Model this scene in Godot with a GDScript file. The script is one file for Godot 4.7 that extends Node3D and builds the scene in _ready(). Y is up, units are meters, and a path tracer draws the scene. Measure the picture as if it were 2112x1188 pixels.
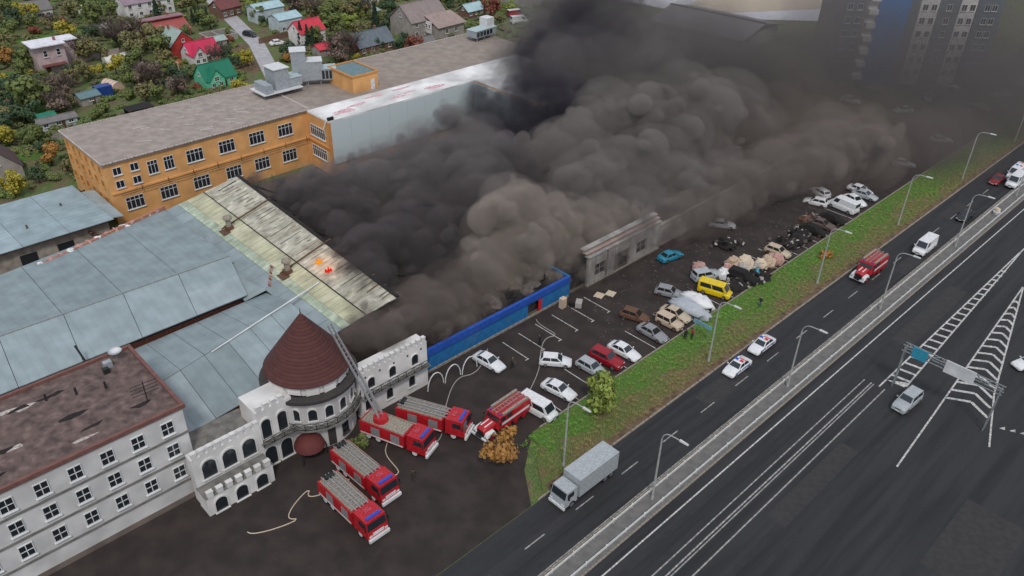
extends Node3D
# ---------------------------------------------------------------- helpers
class MB:
	var st := SurfaceTool.new()
	func _init():
		st.begin(Mesh.PRIMITIVE_TRIANGLES); st.set_smooth_group(-1)
	func smooth(on := true): st.set_smooth_group(1 if on else -1)
	func tri(a, b, c, out: Vector3):
		if (b - a).cross(c - a).dot(out) > 0.0:
			var t = b; b = c; c = t
		st.add_vertex(a); st.add_vertex(b); st.add_vertex(c)
	func quad(a, b, c, d, out: Vector3):
		tri(a, b, c, out); tri(a, c, d, out)
	func hexa(p: Array):      # 0-3 bottom ring, 4-7 top ring
		var m := Vector3.ZERO
		for q in p: m += q / 8.0
		for f in [[0, 1, 2, 3], [4, 5, 6, 7], [0, 1, 5, 4], [1, 2, 6, 5], [2, 3, 7, 6], [3, 0, 4, 7]]:
			var c: Vector3 = (p[f[0]] + p[f[1]] + p[f[2]] + p[f[3]]) / 4.0
			quad(p[f[0]], p[f[1]], p[f[2]], p[f[3]], c - m)
	func box(c: Vector3, s: Vector3, b := Basis()):
		var p := []
		for y in [-.5, .5]:
			for q in [[-.5, -.5], [.5, -.5], [.5, .5], [-.5, .5]]: p.append(c + b * Vector3(q[0] * s.x, y * s.y, q[1] * s.z))
		hexa(p)
	func taper(c: Vector3, s: Vector3, top: Vector2, h: float):   # box whose top is s*top
		var p := []
		for q in [[-.5, -.5], [.5, -.5], [.5, .5], [-.5, .5]]: p.append(c + Vector3(q[0] * s.x, 0, q[1] * s.z))
		for q in [[-.5, -.5], [.5, -.5], [.5, .5], [-.5, .5]]: p.append(c + Vector3(q[0] * s.x * top.x, h, q[1] * s.z * top.y))
		hexa(p)
	func slab(a, b, c, d, th := .1):   # top corners, thickness downwards
		var dn := Vector3(0, -th, 0)
		hexa([a + dn, b + dn, c + dn, d + dn, a, b, c, d])
	func bar(a: Vector3, b: Vector3, w: float, h := -1.0):
		var z := (b - a).normalized()
		var x := (Vector3.UP if absf(z.y) < .95 else Vector3.RIGHT).cross(z).normalized()
		box((a + b) / 2.0, Vector3(w, w if h < 0 else h, a.distance_to(b)), Basis(x, z.cross(x), z))
	func prism(poly: PackedVector2Array, y0: float, y1: float):
		var ids := Geometry2D.triangulate_polygon(poly)
		for i in range(0, ids.size(), 3):
			var q := []
			for k in 3: q.append(poly[ids[i + k]])
			for y in [y0, y1]: tri(Vector3(q[0].x, y, q[0].y), Vector3(q[1].x, y, q[1].y), Vector3(q[2].x, y, q[2].y), Vector3.UP if y == y1 else Vector3.DOWN)
		var cw := Geometry2D.is_polygon_clockwise(poly)
		for i in poly.size():
			var a := poly[i]; var b := poly[(i + 1) % poly.size()]
			var n := Vector3(b.y - a.y, 0, a.x - b.x) * (1.0 if not cw else -1.0)
			quad(Vector3(a.x, y0, a.y), Vector3(b.x, y0, b.y), Vector3(b.x, y1, b.y), Vector3(a.x, y1, a.y), n)
	func sheet(poly: PackedVector2Array, y: float):
		var ids := Geometry2D.triangulate_polygon(poly)
		for i in range(0, ids.size(), 3):
			tri(Vector3(poly[ids[i]].x, y, poly[ids[i]].y), Vector3(poly[ids[i + 1]].x, y, poly[ids[i + 1]].y), Vector3(poly[ids[i + 2]].x, y, poly[ids[i + 2]].y), Vector3.UP)
	func cyl(a: Vector3, b: Vector3, r0: float, r1: float, n := 10, caps := true):
		var z := (b - a).normalized()
		var x := (Vector3.UP if absf(z.y) < .95 else Vector3.RIGHT).cross(z).normalized(); var y := z.cross(x)
		for i in n:
			var t0 := TAU * i / n; var t1 := TAU * (i + 1) / n
			var d0 := x * cos(t0) + y * sin(t0); var d1 := x * cos(t1) + y * sin(t1)
			smooth(); quad(a + d0 * r0, a + d1 * r0, b + d1 * r1, b + d0 * r1, d0 + d1); smooth(false)
			if caps:
				tri(a, a + d0 * r0, a + d1 * r0, -z); tri(b, b + d0 * r1, b + d1 * r1, z)
	func tube(pts: Array, r: float, n := 6):
		for i in pts.size() - 1: cyl(pts[i], pts[i + 1], r, r, n, true)
	func lathe(c: Vector3, prof: Array, n := 24, sm := false):    # prof of Vector2(radius, y)
		for k in prof.size() - 1:
			for i in n:
				var t0 := TAU * i / n; var t1 := TAU * (i + 1) / n
				var d0 := Vector3(cos(t0), 0, sin(t0)); var d1 := Vector3(cos(t1), 0, sin(t1))
				var p: Vector2 = prof[k]; var q: Vector2 = prof[k + 1]
				var o := (d0 + d1) * absf(q.y - p.y) + Vector3.UP * (2.0 if p.x > q.x else -2.0) * absf(p.x - q.x) * signf(q.y - p.y + .0001)
				smooth(sm); quad(c + d0 * p.x + Vector3.UP * p.y, c + d1 * p.x + Vector3.UP * p.y, c + d1 * q.x + Vector3.UP * q.y, c + d0 * q.x + Vector3.UP * q.y, o)
		smooth(false)
	func blob(c: Vector3, r: Vector3, seed_: int, rough := .2, n := 9):   # lumpy closed lump
		var no := FastNoiseLite.new(); no.seed = seed_; no.frequency = 1.1
		var rings := []
		for i in n / 2 + 2:
			var v := PI * i / (n / 2 + 1); var ring := []
			for j in n:
				var u := TAU * j / n
				var d := Vector3(sin(v) * cos(u), cos(v), sin(v) * sin(u))
				ring.append(c + d * r * (1.0 + rough * 2.0 * no.get_noise_3dv(d * 1.3)))
			rings.append(ring)
		for i in rings.size() - 1:
			for j in n:
				var a: Vector3 = rings[i][j]; var b: Vector3 = rings[i][(j + 1) % n]; var d: Vector3 = rings[i + 1][j]; var e: Vector3 = rings[i + 1][(j + 1) % n]
				quad(a, b, e, d, (a + e) / 2.0 - c)
	func done() -> ArrayMesh:
		st.generate_normals(); return st.commit()

var used := {}
var mats := {}
var tex := {}
func V(x, y, z) -> Vector3: return Vector3(x, y, z)
func noise_tex(key: String, sd: int, freq: float, oct: int, cols: Array, type := FastNoiseLite.TYPE_SIMPLEX_SMOOTH, size := 512) -> Texture2D:
	if tex.has(key): return tex[key]
	var n := FastNoiseLite.new(); n.seed = sd; n.frequency = freq; n.noise_type = type; n.fractal_octaves = oct; n.fractal_type = FastNoiseLite.FRACTAL_FBM
	var t := NoiseTexture2D.new(); t.width = size; t.height = size; t.seamless = true; t.noise = n
	var g := Gradient.new(); var offs := PackedFloat32Array(); var cs := PackedColorArray()
	for i in cols.size():
		offs.append(cols[i][0]); cs.append(cols[i][1])
	g.offsets = offs; g.colors = cs
	t.color_ramp = g
	tex[key] = t
	return t
func gr(v: float) -> Color: return Color(v, v, v)
func image_tex(key: String, w: int, h: int, f: Callable) -> Texture2D:
	if tex.has(key): return tex[key]
	var im := Image.create(w, h, false, Image.FORMAT_RGB8)
	for y in h:
		for x in w: im.set_pixel(x, y, f.call(x, y))
	tex[key] = ImageTexture.create_from_image(im)
	return tex[key]
# c is the real colour as sRGB 0-255; look picks the grain laid over it
func mat(key: String, r: float, g: float, b: float, rough := .8, look := "fine", sc := .25, metal := 0.0) -> StandardMaterial3D:
	if mats.has(key): return mats[key]
	var m := StandardMaterial3D.new(); m.resource_name = key
	var avg: float = {"fine": .93, "blotch": .87, "worn": .84, "": 1.0, "streak": .85}[look]
	m.albedo_color = Color(minf(1, r / 255.0 / avg), minf(1, g / 255.0 / avg), minf(1, b / 255.0 / avg))
	m.roughness = rough; m.metallic = metal
	if look != "":
		m.albedo_texture = {
			"fine": noise_tex("fine", 11, .009, 6, [[0.1, gr(.86)], [.5, gr(.93)], [.9, gr(1)]]),
			"blotch": noise_tex("blotch", 12, .008, 5, [[0.15, gr(.76)], [.45, gr(.85)], [.6, gr(.9)], [.9, gr(.98)]]),
			"worn": noise_tex("worn", 13, .014, 6, [[0.2, gr(.66)], [.42, gr(.82)], [.6, gr(.86)], [.78, gr(1)]]),
			"streak": noise_tex("streak", 14, .02, 4, [[0.1, gr(.66)], [.5, gr(.86)], [.9, gr(1)]])}[look]
		m.uv1_triplanar = true; m.uv1_world_triplanar = true
		m.uv1_scale = Vector3(sc, sc, sc) if look != "streak" else Vector3(sc, sc * .12, sc)
	m.cull_mode = BaseMaterial3D.CULL_DISABLED
	mats[key] = m
	return m
func ribbed(m: StandardMaterial3D, axis: String, depth := 3.0) -> StandardMaterial3D:   # profiled sheet metal, relief only: sixteen ribs in a tile
	var f := func(x, y):
		var k: int = (x if axis == "x" else y) % 32
		return gr(smoothstep(3.0, 9.0, k) - smoothstep(22.0, 28.0, k))
	m.heightmap_enabled = true; m.heightmap_scale = depth
	m.heightmap_texture = image_tex("rib_x", 512, 8, f) if axis == "x" else image_tex("rib_z", 8, 512, f)
	return m
func glass(key: String, r: float, g: float, b: float, rough := .12) -> StandardMaterial3D:
	if mats.has(key): return mats[key]
	var m := mat(key, r, g, b, rough, "")
	m.metallic_specular = .6
	return m
func numbered(called: String) -> String:
	used[called] = used.get(called, -1) + 1
	return called if used[called] == 0 else "%s_%03d" % [called, used[called]]
func thing(called: String, label: String, category: String, at := Vector3.ZERO, turn := 0.0, group := "") -> Node3D:
	var o := Node3D.new(); o.name = numbered(called); add_child(o, true)
	o.position = at; o.rotation.y = turn
	return tag(o, label, category, group)
func tag(o: Node3D, label: String, category: String, group := "") -> Node3D:
	o.set_meta("label", label); o.set_meta("category", category)
	if group: o.set_meta("group", group)
	return o
func part(called: String, mesh: Mesh, m: Material, parent: Node = self) -> MeshInstance3D:
	var o := MeshInstance3D.new()
	o.name = numbered(called) if parent == self else called
	o.mesh = mesh; o.material_override = m
	parent.add_child(o, true)
	return o
func struct(called: String, mesh: Mesh, m: Material) -> MeshInstance3D:
	var o := part(called, mesh, m); o.set_meta("kind", "structure"); return o
func boxm(c: Vector3, s: Vector3, b := Basis()) -> ArrayMesh:
	var k := MB.new(); k.box(c, s, b); return k.done()
func barm(a: Vector3, b: Vector3, w: float, h := -1.0) -> ArrayMesh:
	var k := MB.new(); k.bar(a, b, w, h); return k.done()
func cylm(a: Vector3, b: Vector3, r0: float, r1 := -1.0, n := 10) -> ArrayMesh:
	var k := MB.new(); k.cyl(a, b, r0, r0 if r1 < 0 else r1, n); return k.done()
func rect(x0, z0, x1, z1) -> PackedVector2Array: return PackedVector2Array([Vector2(x0, z0), Vector2(x1, z0), Vector2(x1, z1), Vector2(x0, z1)])
func poly(a: Array) -> PackedVector2Array:
	var p := PackedVector2Array()
	for i in range(0, a.size(), 2): p.append(Vector2(a[i], a[i + 1]))
	return p
func sheetm(p: PackedVector2Array, y: float) -> ArrayMesh:
	var k := MB.new(); k.sheet(p, y); return k.done()
# window: frame with its panes as sub-parts. c centre on the wall, u along the wall, n outwards
func window(parent: Node, c: Vector3, u: Vector3, n: Vector3, w: float, h: float, cols: int, rows: int, fm: Material, gm: Material, sill := true, called := "window") -> MeshInstance3D:
	var b := Basis(u, Vector3.UP, n); var k := MB.new(); var t := .07
	for s in [-1, 1]:
		k.box(c + u * s * (w / 2 - t / 2) + n * .05, V(t, h, .1), b)
		k.box(c + V(0, s * (h / 2 - t / 2), 0) + n * .048, V(w - 2 * t, t, .096), b)
	for i in range(1, cols): k.box(c + u * (w * i / cols - w / 2) + n * .045, V(t, h - 2 * t, .09), b)
	if rows == 3: k.box(c + V(0, h * .2, 0) + n * .043, V(w - 2 * t, t * .8, .086), b)
	else:
		for i in range(1, rows): k.box(c + V(0, h * i / rows - h / 2, 0) + n * .043, V(w - 2 * t, t * .8, .086), b)
	if sill: k.box(c + V(0, -h / 2 - .05, 0) + n * .11, V(w + .2, .08, .22), b)
	var f := part(called, k.done(), fm, parent)
	for i in cols: part("pane", boxm(c + u * (w * (i + .5) / cols - w / 2) + n * .015, V(w / cols - t, h - t, .03), b), gm, f)
	return f
func arch(parent: Node, c: Vector3, u: Vector3, n: Vector3, w: float, h: float, fm: Material, gm: Material, called := "arched_window") -> MeshInstance3D:   # c = middle of the sill
	var k := MB.new(); var g := MB.new(); var pts := [-u * w / 2]
	for i in 9:
		var t := PI - PI * i / 8.0
		pts.append(u * cos(t) * w / 2 + V(0, h - w / 2 + sin(t) * w / 2, 0))
	pts.append(u * w / 2)
	var mid := V(0, h * .45, 0)
	for i in pts.size() - 1:
		var a: Vector3 = c + pts[i]; var b: Vector3 = c + pts[i + 1]
		g.tri(c + mid + n * .03, a + n * .03, b + n * .03, n)
		var ao: Vector3 = c + mid + (pts[i] - mid) * 1.16; var bo: Vector3 = c + mid + (pts[i + 1] - mid) * 1.16
		k.hexa([a - n * .02, b - n * .02, bo - n * .02, ao - n * .02, a + n * .14, b + n * .14, bo + n * .14, ao + n * .14])
	g.tri(c + mid + n * .03, c + pts[0] + n * .03, c + pts[-1] + n * .03, n)
	k.box(c + n * .1 + V(0, -.06, 0), V(w * 1.25, .12, .24), Basis(u, Vector3.UP, n))
	var f := part(called, k.done(), fm, parent); part("pane", g.done(), gm, f)
	return f
# a roof plane a-b (eave) c-d (ridge, c above b) split into sheets of profiled metal
func roof_sheets(parent: Node, a: Vector3, b: Vector3, c: Vector3, d: Vector3, n: int, ms: Array, rng: RandomNumberGenerator, called := "roof_sheet", rows := 1):
	var un := MB.new(); var lo := V(0, -.16, 0); un.slab(a.lerp(c, .004) + lo, b.lerp(d, .004) + lo, c.lerp(a, .004) + lo, d.lerp(b, .004) + lo, .06)
	part("roof_underlay", un.done(), mats.charred, parent)
	for j in rows:
		for i in n:
			var t0 := float(i) / n; var t1 := float(i + 1) / n - .06 / a.distance_to(b)
			var s0 := float(j) / rows; var s1 := float(j + 1) / rows
			var q := []
			for e in [[t0, s0], [t1, s0], [t1, s1], [t0, s1]]: q.append(a.lerp(b, e[0]).lerp(d.lerp(c, e[0]), e[1]))
			var up := V(0, rng.randf() * .02 + .03 * (rows - j), 0)
			var k := MB.new(); k.slab(q[0] + up, q[1] + up, q[2] + up, q[3] + up, .12)
			part(called, k.done(), ms[rng.randi() % ms.size()], parent)
# surface nets over a field of tapered capsules: bones = [a, b, ra, rb, colour]
func figure(bones: Array, cell: float) -> ArrayMesh:
	var lo := V(9, 9, 9); var hi := -lo
	for e in bones:
		for i in 2:
			lo = lo.min(e[i] - Vector3.ONE * (e[2 + i] + .06)); hi = hi.max(e[i] + Vector3.ONE * (e[2 + i] + .06))
	var nx := int((hi.x - lo.x) / cell) + 2; var ny := int((hi.y - lo.y) / cell) + 2; var nz := int((hi.z - lo.z) / cell) + 2
	var val := PackedFloat32Array(); val.resize(nx * ny * nz); val.fill(1.0)
	var own := PackedInt32Array(); own.resize(nx * ny * nz)
	for z in nz:
		for y in ny:
			for x in nx:
				var p := lo + V(x, y, z) * cell; var dm := 9.0; var near := 9.0; var w := 0
				for i in bones.size():
					var e: Array = bones[i]; var ab: Vector3 = e[1] - e[0]
					var t := clampf((p - e[0]).dot(ab) / maxf(ab.length_squared(), 1e-6), 0, 1)
					var dd := p.distance_to(e[0] + ab * t) - lerpf(e[2], e[3], t)
					if dd < near: near = dd; w = i
					var h := clampf(.5 + .5 * (dm - dd) / .035, 0, 1)
					dm = lerpf(dm, dd, h) - .035 * h * (1 - h)
				val[(z * ny + y) * nx + x] = dm; own[(z * ny + y) * nx + x] = w
	var st := SurfaceTool.new(); st.begin(Mesh.PRIMITIVE_TRIANGLES); st.set_smooth_group(1)
	var idx := {}; var at := []
	var offs := [0, 1, nx, nx + 1, nx * ny, nx * ny + 1, nx * ny + nx, nx * ny + nx + 1]
	for z in nz - 1:
		for y in ny - 1:
			for x in nx - 1:
				var b := (z * ny + y) * nx + x; var m := 0
				for k in 8:
					if val[b + offs[k]] < 0: m |= 1 << k
				if m == 0 or m == 255: continue
				var s := Vector3.ZERO; var c := 0
				for k in 8:
					for a in 3:
						var k2 := k | (1 << a)
						if k2 == k or ((m >> k) & 1) == ((m >> k2) & 1): continue
						var va := val[b + offs[k]]; var vb := val[b + offs[k2]]
						s += V(k & 1, (k >> 1) & 1, (k >> 2) & 1).lerp(V(k2 & 1, (k2 >> 1) & 1, (k2 >> 2) & 1), va / (va - vb)); c += 1
				idx[b] = at.size(); at.append([lo + (V(x, y, z) + s / c) * cell, bones[own[b]][4]])
	for b in idx:
		for a in 3:
			var sp: int = [1, nx, nx * ny][a]
			if (val[b] < 0) == (val[b + sp] < 0): continue
			var u: int = [nx, nx * ny, 1][a]; var w: int = [nx * ny, 1, nx][a]
			if not (idx.has(b - u) and idx.has(b - w) and idx.has(b - u - w)): continue
			var q := [idx[b], idx[b - u], idx[b - u - w], idx[b - w]]
			if val[b] < 0: q.reverse()
			for k in [0, 1, 2, 0, 2, 3]:
				st.set_color(at[q[k]][1]); st.add_vertex(at[q[k]][0])
	st.generate_normals()
	return st.commit()
# ---------------------------------------------------------------- vehicles
const Z3 := Vector3.ZERO
var wheel_mesh := {}
func wheels(o: Node3D, zs: Array, hw: float, r: float, tw: float, rim: Material):
	var key := "%s_%s" % [r, tw]
	if not wheel_mesh.has(key):
		var k := MB.new(); k.cyl(V(-tw / 2, 0, 0), V(tw / 2, 0, 0), r, r, 14)
		var q := MB.new(); q.cyl(V(-tw / 2 - .012, 0, 0), V(tw / 2 + .012, 0, 0), r * .62, r * .6, 12)
		wheel_mesh[key] = [k.done(), q.done()]
	for z in zs:
		for s in [-1, 1]:
			var w := Node3D.new(); w.name = "wheel"; o.add_child(w, true); w.position = V(s * (hw - tw / 2), r, z)
			part("tyre", wheel_mesh[key][0], mats.tyre, w); part("rim", wheel_mesh[key][1], rim, w)
func loft(st: Array) -> ArrayMesh:      # stations [z, bottom, top, half width at belt, half width at top]
	var k := MB.new(); var ring := []
	for s in st:
		var hh: float = s[2] - s[1]
		var p := [V(0, s[1], s[0])]
		for q in [[.9, 0.0], [1.0, .18], [1.0, .62], [.965, .86]]: p.append(V(s[3] * q[0], s[1] + hh * q[1], s[0]))
		p.append(V(s[4], s[2] - .01, s[0])); p.append(V(0, s[2] + .025, s[0]))
		for i in range(5, 0, -1): p.append(p[i] * V(-1, 1, 1))
		ring.append(p)
	for j in ring.size() - 1:
		for i in ring[0].size():
			var i2: int = (i + 1) % ring[0].size()
			var m: Vector3 = (ring[j][i] + ring[j][i2]) / 2.0
			k.smooth(i > 2 and i < 9)
			k.quad(ring[j][i], ring[j][i2], ring[j + 1][i2], ring[j + 1][i], m - V(0, (st[j][1] + st[j][2]) / 2, m.z))
	k.smooth(false)
	for e in [0, ring.size() - 1]:
		var c := V(0, (st[e][1] + st[e][2]) / 2, st[e][0])
		for i in ring[0].size(): k.tri(c, ring[e][i], ring[e][(i + 1) % ring[0].size()], V(0, 0, -1 if e == 0 else 1))
	return k.done()
const STY := {   # L, W, H, belt, cabin base rear/front, cabin top rear/front, top width, hood front height
	"sedan": [4.5, 1.78, 1.45, .94, -.40, .20, -.24, .04, .70, .66],
	"hatch": [4.1, 1.72, 1.5, .96, -.48, .22, -.38, .06, .72, .7],
	"suv": [4.6, 1.86, 1.75, 1.12, -.485, .19, -.44, .06, .76, .98],
	"jeep": [3.9, 1.7, 1.68, 1.05, -.49, .17, -.47, .09, .80, .95],
	"van": [5.4, 2.0, 2.25, 1.25, -.495, .36, -.488, .24, .82, 1.02],
	"minibus": [4.9, 1.85, 2.05, 1.15, -.495, .40, -.485, .27, .84, .96]}
func car(called: String, label: String, category: String, style: String, paint: Material, x: float, z: float, turn: float, group := "", o := {}) -> Node3D:
	var t := thing(called, label, category, V(x, .012, z), turn, group)
	var q: Array = STY[style]; var L: float = q[0]; var hw: float = q[1] / 2; var H: float = q[2]; var bl: float = q[3]; var hf: float = q[9]
	var low := .2
	part("body", loft([[-.5 * L, low + .22, bl * .8, hw * .84, hw * .7], [-.485 * L, low + .05, bl * .95, hw * .95, hw * .84], [-.4 * L, low, bl, hw, hw * .9], [.2 * L, low, bl, hw, hw * .9],
		[.3 * L, low, lerpf(bl, hf, .35), hw, hw * .9], [.44 * L, low + .02, hf, hw * .95, hw * .8], [.485 * L, low + .08, hf * .88, hw * .87, hw * .7], [.5 * L, low + .14, hf * .74, hw * .78, hw * .6]]), paint, t)
	var burnt: bool = o.get("burnt", false)
	var pane: Material = mats.soot if burnt else mats.car_glass
	var bw := hw * .9; var tw: float = hw * float(q[8])
	var p := []
	for e in [[-1, q[4]], [1, q[4]], [1, q[5]], [-1, q[5]]]: p.append(V(e[0] * bw, bl - .02, e[1] * L))
	for e in [[-1, q[6]], [1, q[6]], [1, q[7]], [-1, q[7]]]: p.append(V(e[0] * tw, H - .05, e[1] * L))
	var k := MB.new(); k.hexa(p); part("cabin", k.done(), paint, t)
	k = MB.new()
	var zr: float = q[6] * L; var zf: float = q[7] * L
	k.hexa([V(-tw - .02, H - .055, zr - .03), V(tw + .02, H - .055, zr - .03), V(tw + .02, H - .055, zf + .03), V(-tw - .02, H - .055, zf + .03), V(-tw * .86, H, zr + .08), V(tw * .86, H, zr + .08), V(tw * .86, H, zf - .1), V(-tw * .86, H, zf - .1)])
	part("roof", k.done(), o.get("roof", paint), t)
	var inset := func(called_: String, a: Vector3, b: Vector3, c: Vector3, d: Vector3, u0: float, u1: float, v0: float, v1: float, out: Vector3):
		var g := MB.new(); var pts := []
		for e in [[u0, v0], [u1, v0], [u1, v1], [u0, v1]]: pts.append(a.lerp(b, e[0]).lerp(d.lerp(c, e[0]), e[1]))
		var n: Vector3 = (pts[1] - pts[0]).cross(pts[3] - pts[0]).normalized()
		if n.dot(out) < 0: n = -n
		g.hexa([pts[0] - n * .02, pts[1] - n * .02, pts[2] - n * .02, pts[3] - n * .02, pts[0] + n * .012, pts[1] + n * .012, pts[2] + n * .012, pts[3] + n * .012])
		part(called_, g.done(), pane, t)
	inset.call("windshield", p[3], p[2], p[6], p[7], .06, .94, .08, .93, V(0, 1, 1))
	inset.call("rear_window", p[0], p[1], p[5], p[4], .08, .92, .25, .9, V(0, 1, -1))
	var n_side: int = o.get("side", 2)
	for s in [0, 1]:
		var a: Vector3 = p[s]; var b: Vector3 = p[3 - s]; var c: Vector3 = p[7 - s]; var d: Vector3 = p[4 + s]
		var out := V(-1 if s == 0 else 1, .2, 0)
		if n_side >= 2:
			inset.call("side_window", a, b, c, d, .08, .48, .12, .88, out); inset.call("side_window", a, b, c, d, .52, .92, .12, .88, out)
		else:
			inset.call("side_window", a, b, c, d, .74, .94, .14, .86, out)
		part("mirror", boxm(V((-1 if s == 0 else 1) * (hw + .09), bl + .06, q[5] * L * .8), V(.2, .15, .1)), paint if not burnt else mats.soot, t)
	for s in [-1, 1]:
		part("headlight", boxm(V(s * hw * .62, hf * .78, .483 * L), V(hw * .36, .13, .12)), mats.lamp_glass if not burnt else mats.soot, t)
		part("tail_light", boxm(V(s * hw * .7, bl * .8, -.492 * L), V(hw * .28, .2, .06)), mats.tail_red if not burnt else mats.soot, t)
	part("front_bumper", boxm(V(0, .4, .49 * L), V(hw * 1.66, .2, .16)), mats.dark_plastic if style in ["jeep", "van", "minibus"] else paint, t)
	part("rear_bumper", boxm(V(0, .42, -.492 * L), V(hw * 1.7, .2, .12)), mats.dark_plastic if style in ["jeep", "van", "minibus"] else paint, t)
	part("grille", boxm(V(0, hf * .66, .497 * L), V(hw * .7, .12, .05)), mats.dark_plastic, t)
	part("number_plate", boxm(V(0, .42, .492 * L + .085), V(.5, .11, .02)), mats.white_paint, t)
	wheels(t, [-.3 * L, .32 * L], hw, .33 if style in ["sedan", "hatch"] else .37, .22, mats.rim if not burnt else mats.rust)
	if o.has("bar"):
		var f := part("light_bar", boxm(V(0, H + .07, -.06 * L), V(1.2, .1, .26)), mats.white_paint, t)
		part("blue_lens", boxm(V(-.36, H + .075, -.06 * L), V(.44, .13, .28)), mats.lens_blue, f); part("red_lens", boxm(V(.36, H + .075, -.06 * L), V(.44, .13, .28)), mats.lens_red, f)
		for s in [-1, 1]: part("stripe", boxm(V(s * (hw + .004), bl * .78, 0), V(.012, .16, L * .72)), mats.stripe_blue, t)
		part("stripe", boxm(V(.18, H + .006, zr + .3), V(1.0, .02, .2)), mats.stripe_red, t)
		part("stripe", boxm(V(-.2, H + .006, zr + .62), V(.9, .02, .26)), mats.stripe_teal, t)
	return t
func hooded_fire_truck(label: String, x: float, z: float, turn: float):
	var t := thing("fire_truck", label, "fire truck", V(x, .012, z), turn)
	var R: Material = mats.fire_red; var W: Material = mats.white_paint
	var k := MB.new(); k.box(V(0, .75, -.1), V(.9, .25, 7.6)); part("chassis", k.done(), mats.dark_plastic, t)
	part("hood", loft([[1.5, .95, 1.82, .72, .6], [2.6, .95, 1.75, .68, .52], [3.2, .98, 1.62, .62, .42], [3.34, 1.05, 1.5, .55, .36]]), R, t)
	part("grille", boxm(V(0, 1.18, 3.36), V(.9, .42, .06)), mats.dark_plastic, t)
	for s in [-1, 1]:
		k = MB.new()
		k.hexa([V(s * .6, .75, 1.9), V(s * 1.16, .75, 1.9), V(s * 1.16, .75, 3.35), V(s * .6, .75, 3.35), V(s * .62, 1.28, 2.1), V(s * 1.1, 1.2, 2.1), V(s * 1.1, 1.15, 3.1), V(s * .62, 1.24, 3.1)])
		part("fender", k.done(), W, t)
		part("headlight", cylm(V(s * .86, 1.0, 3.3), V(s * .86, 1.0, 3.42), .13), mats.lamp_glass, t)
		part("hood_stripe", boxm(V(s * .3, 1.80, 2.3), V(.14, .05, 1.3), Basis(Vector3.RIGHT, .055)), W, t)
		part("mirror", boxm(V(s * 1.34, 1.95, 1.45), V(.16, .34, .06)), mats.dark_plastic, t)
		part("body_stripe", boxm(V(s * 1.213, 1.55, -1.3), V(.014, .34, 4.6)), W, t)
		for i in 3: part("locker_door", boxm(V(s * 1.212, 1.0, -2.9 + i * 1.5), V(.02, .55, 1.2)), R, t)
		part("suction_hose_case", boxm(V(s * .92, 2.62, -1.5), V(.3, .26, 4.2)), mats.dusty_grey, t)
	part("bumper", boxm(V(0, .62, 3.55), V(2.3, .22, .2)), W, t)
	var c := MB.new()
	c.hexa([V(-1.15, .95, -.9), V(1.15, .95, -.9), V(1.15, .95, 1.6), V(-1.15, .95, 1.6), V(-1.02, 2.42, -.9), V(1.02, 2.42, -.9), V(1.02, 2.42, 1.18), V(-1.02, 2.42, 1.18)])
	var cab := part("cab", c.done(), R, t)
	part("cab_roof", boxm(V(0, 2.46, .12), V(2.12, .1, 2.2)), R, t)
	k = MB.new(); k.hexa([V(-.95, 1.82, 1.38), V(.95, 1.82, 1.38), V(.95, 1.84, 1.4), V(-.95, 1.84, 1.4), V(-.92, 2.32, 1.2), V(.92, 2.32, 1.2), V(.92, 2.34, 1.23), V(-.92, 2.34, 1.23)]); part("windshield", k.done(), mats.car_glass, cab)
	for s in [-1, 1]:
		for i in 2: part("side_window", boxm(V(s * 1.075, 2.05, -.35 + i * 1.02), V(.05, .5, .8), Basis(Vector3.BACK, s * .088)), mats.car_glass, cab)
	part("tank_body", boxm(V(0, 1.6, -2.35), V(2.4, 1.55, 2.9)), R, t)
	part("body_roof", boxm(V(0, 2.41, -2.35), V(2.2, .08, 2.7)), mats.fire_red_faded, t)
	for s in [-1, 1]:
		for e in [.3]: part("ladder_rail", boxm(V(s * e, 2.78, -1.2), V(.07, .1, 4.8)), mats.dusty_grey, t)
	for i in 10: part("ladder_rung", boxm(V(0, 2.78, -3.4 + i * .48), V(.56, .05, .06)), mats.dusty_grey, t)
	for s in [-.7, .7]: part("beacon", cylm(V(s, 2.5, .9), V(s, 2.72, .9), .11), mats.lens_blue, t)
	wheels(t, [2.55, -1.4, -2.75], 1.16, .5, .34, mats.fire_red)
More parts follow.
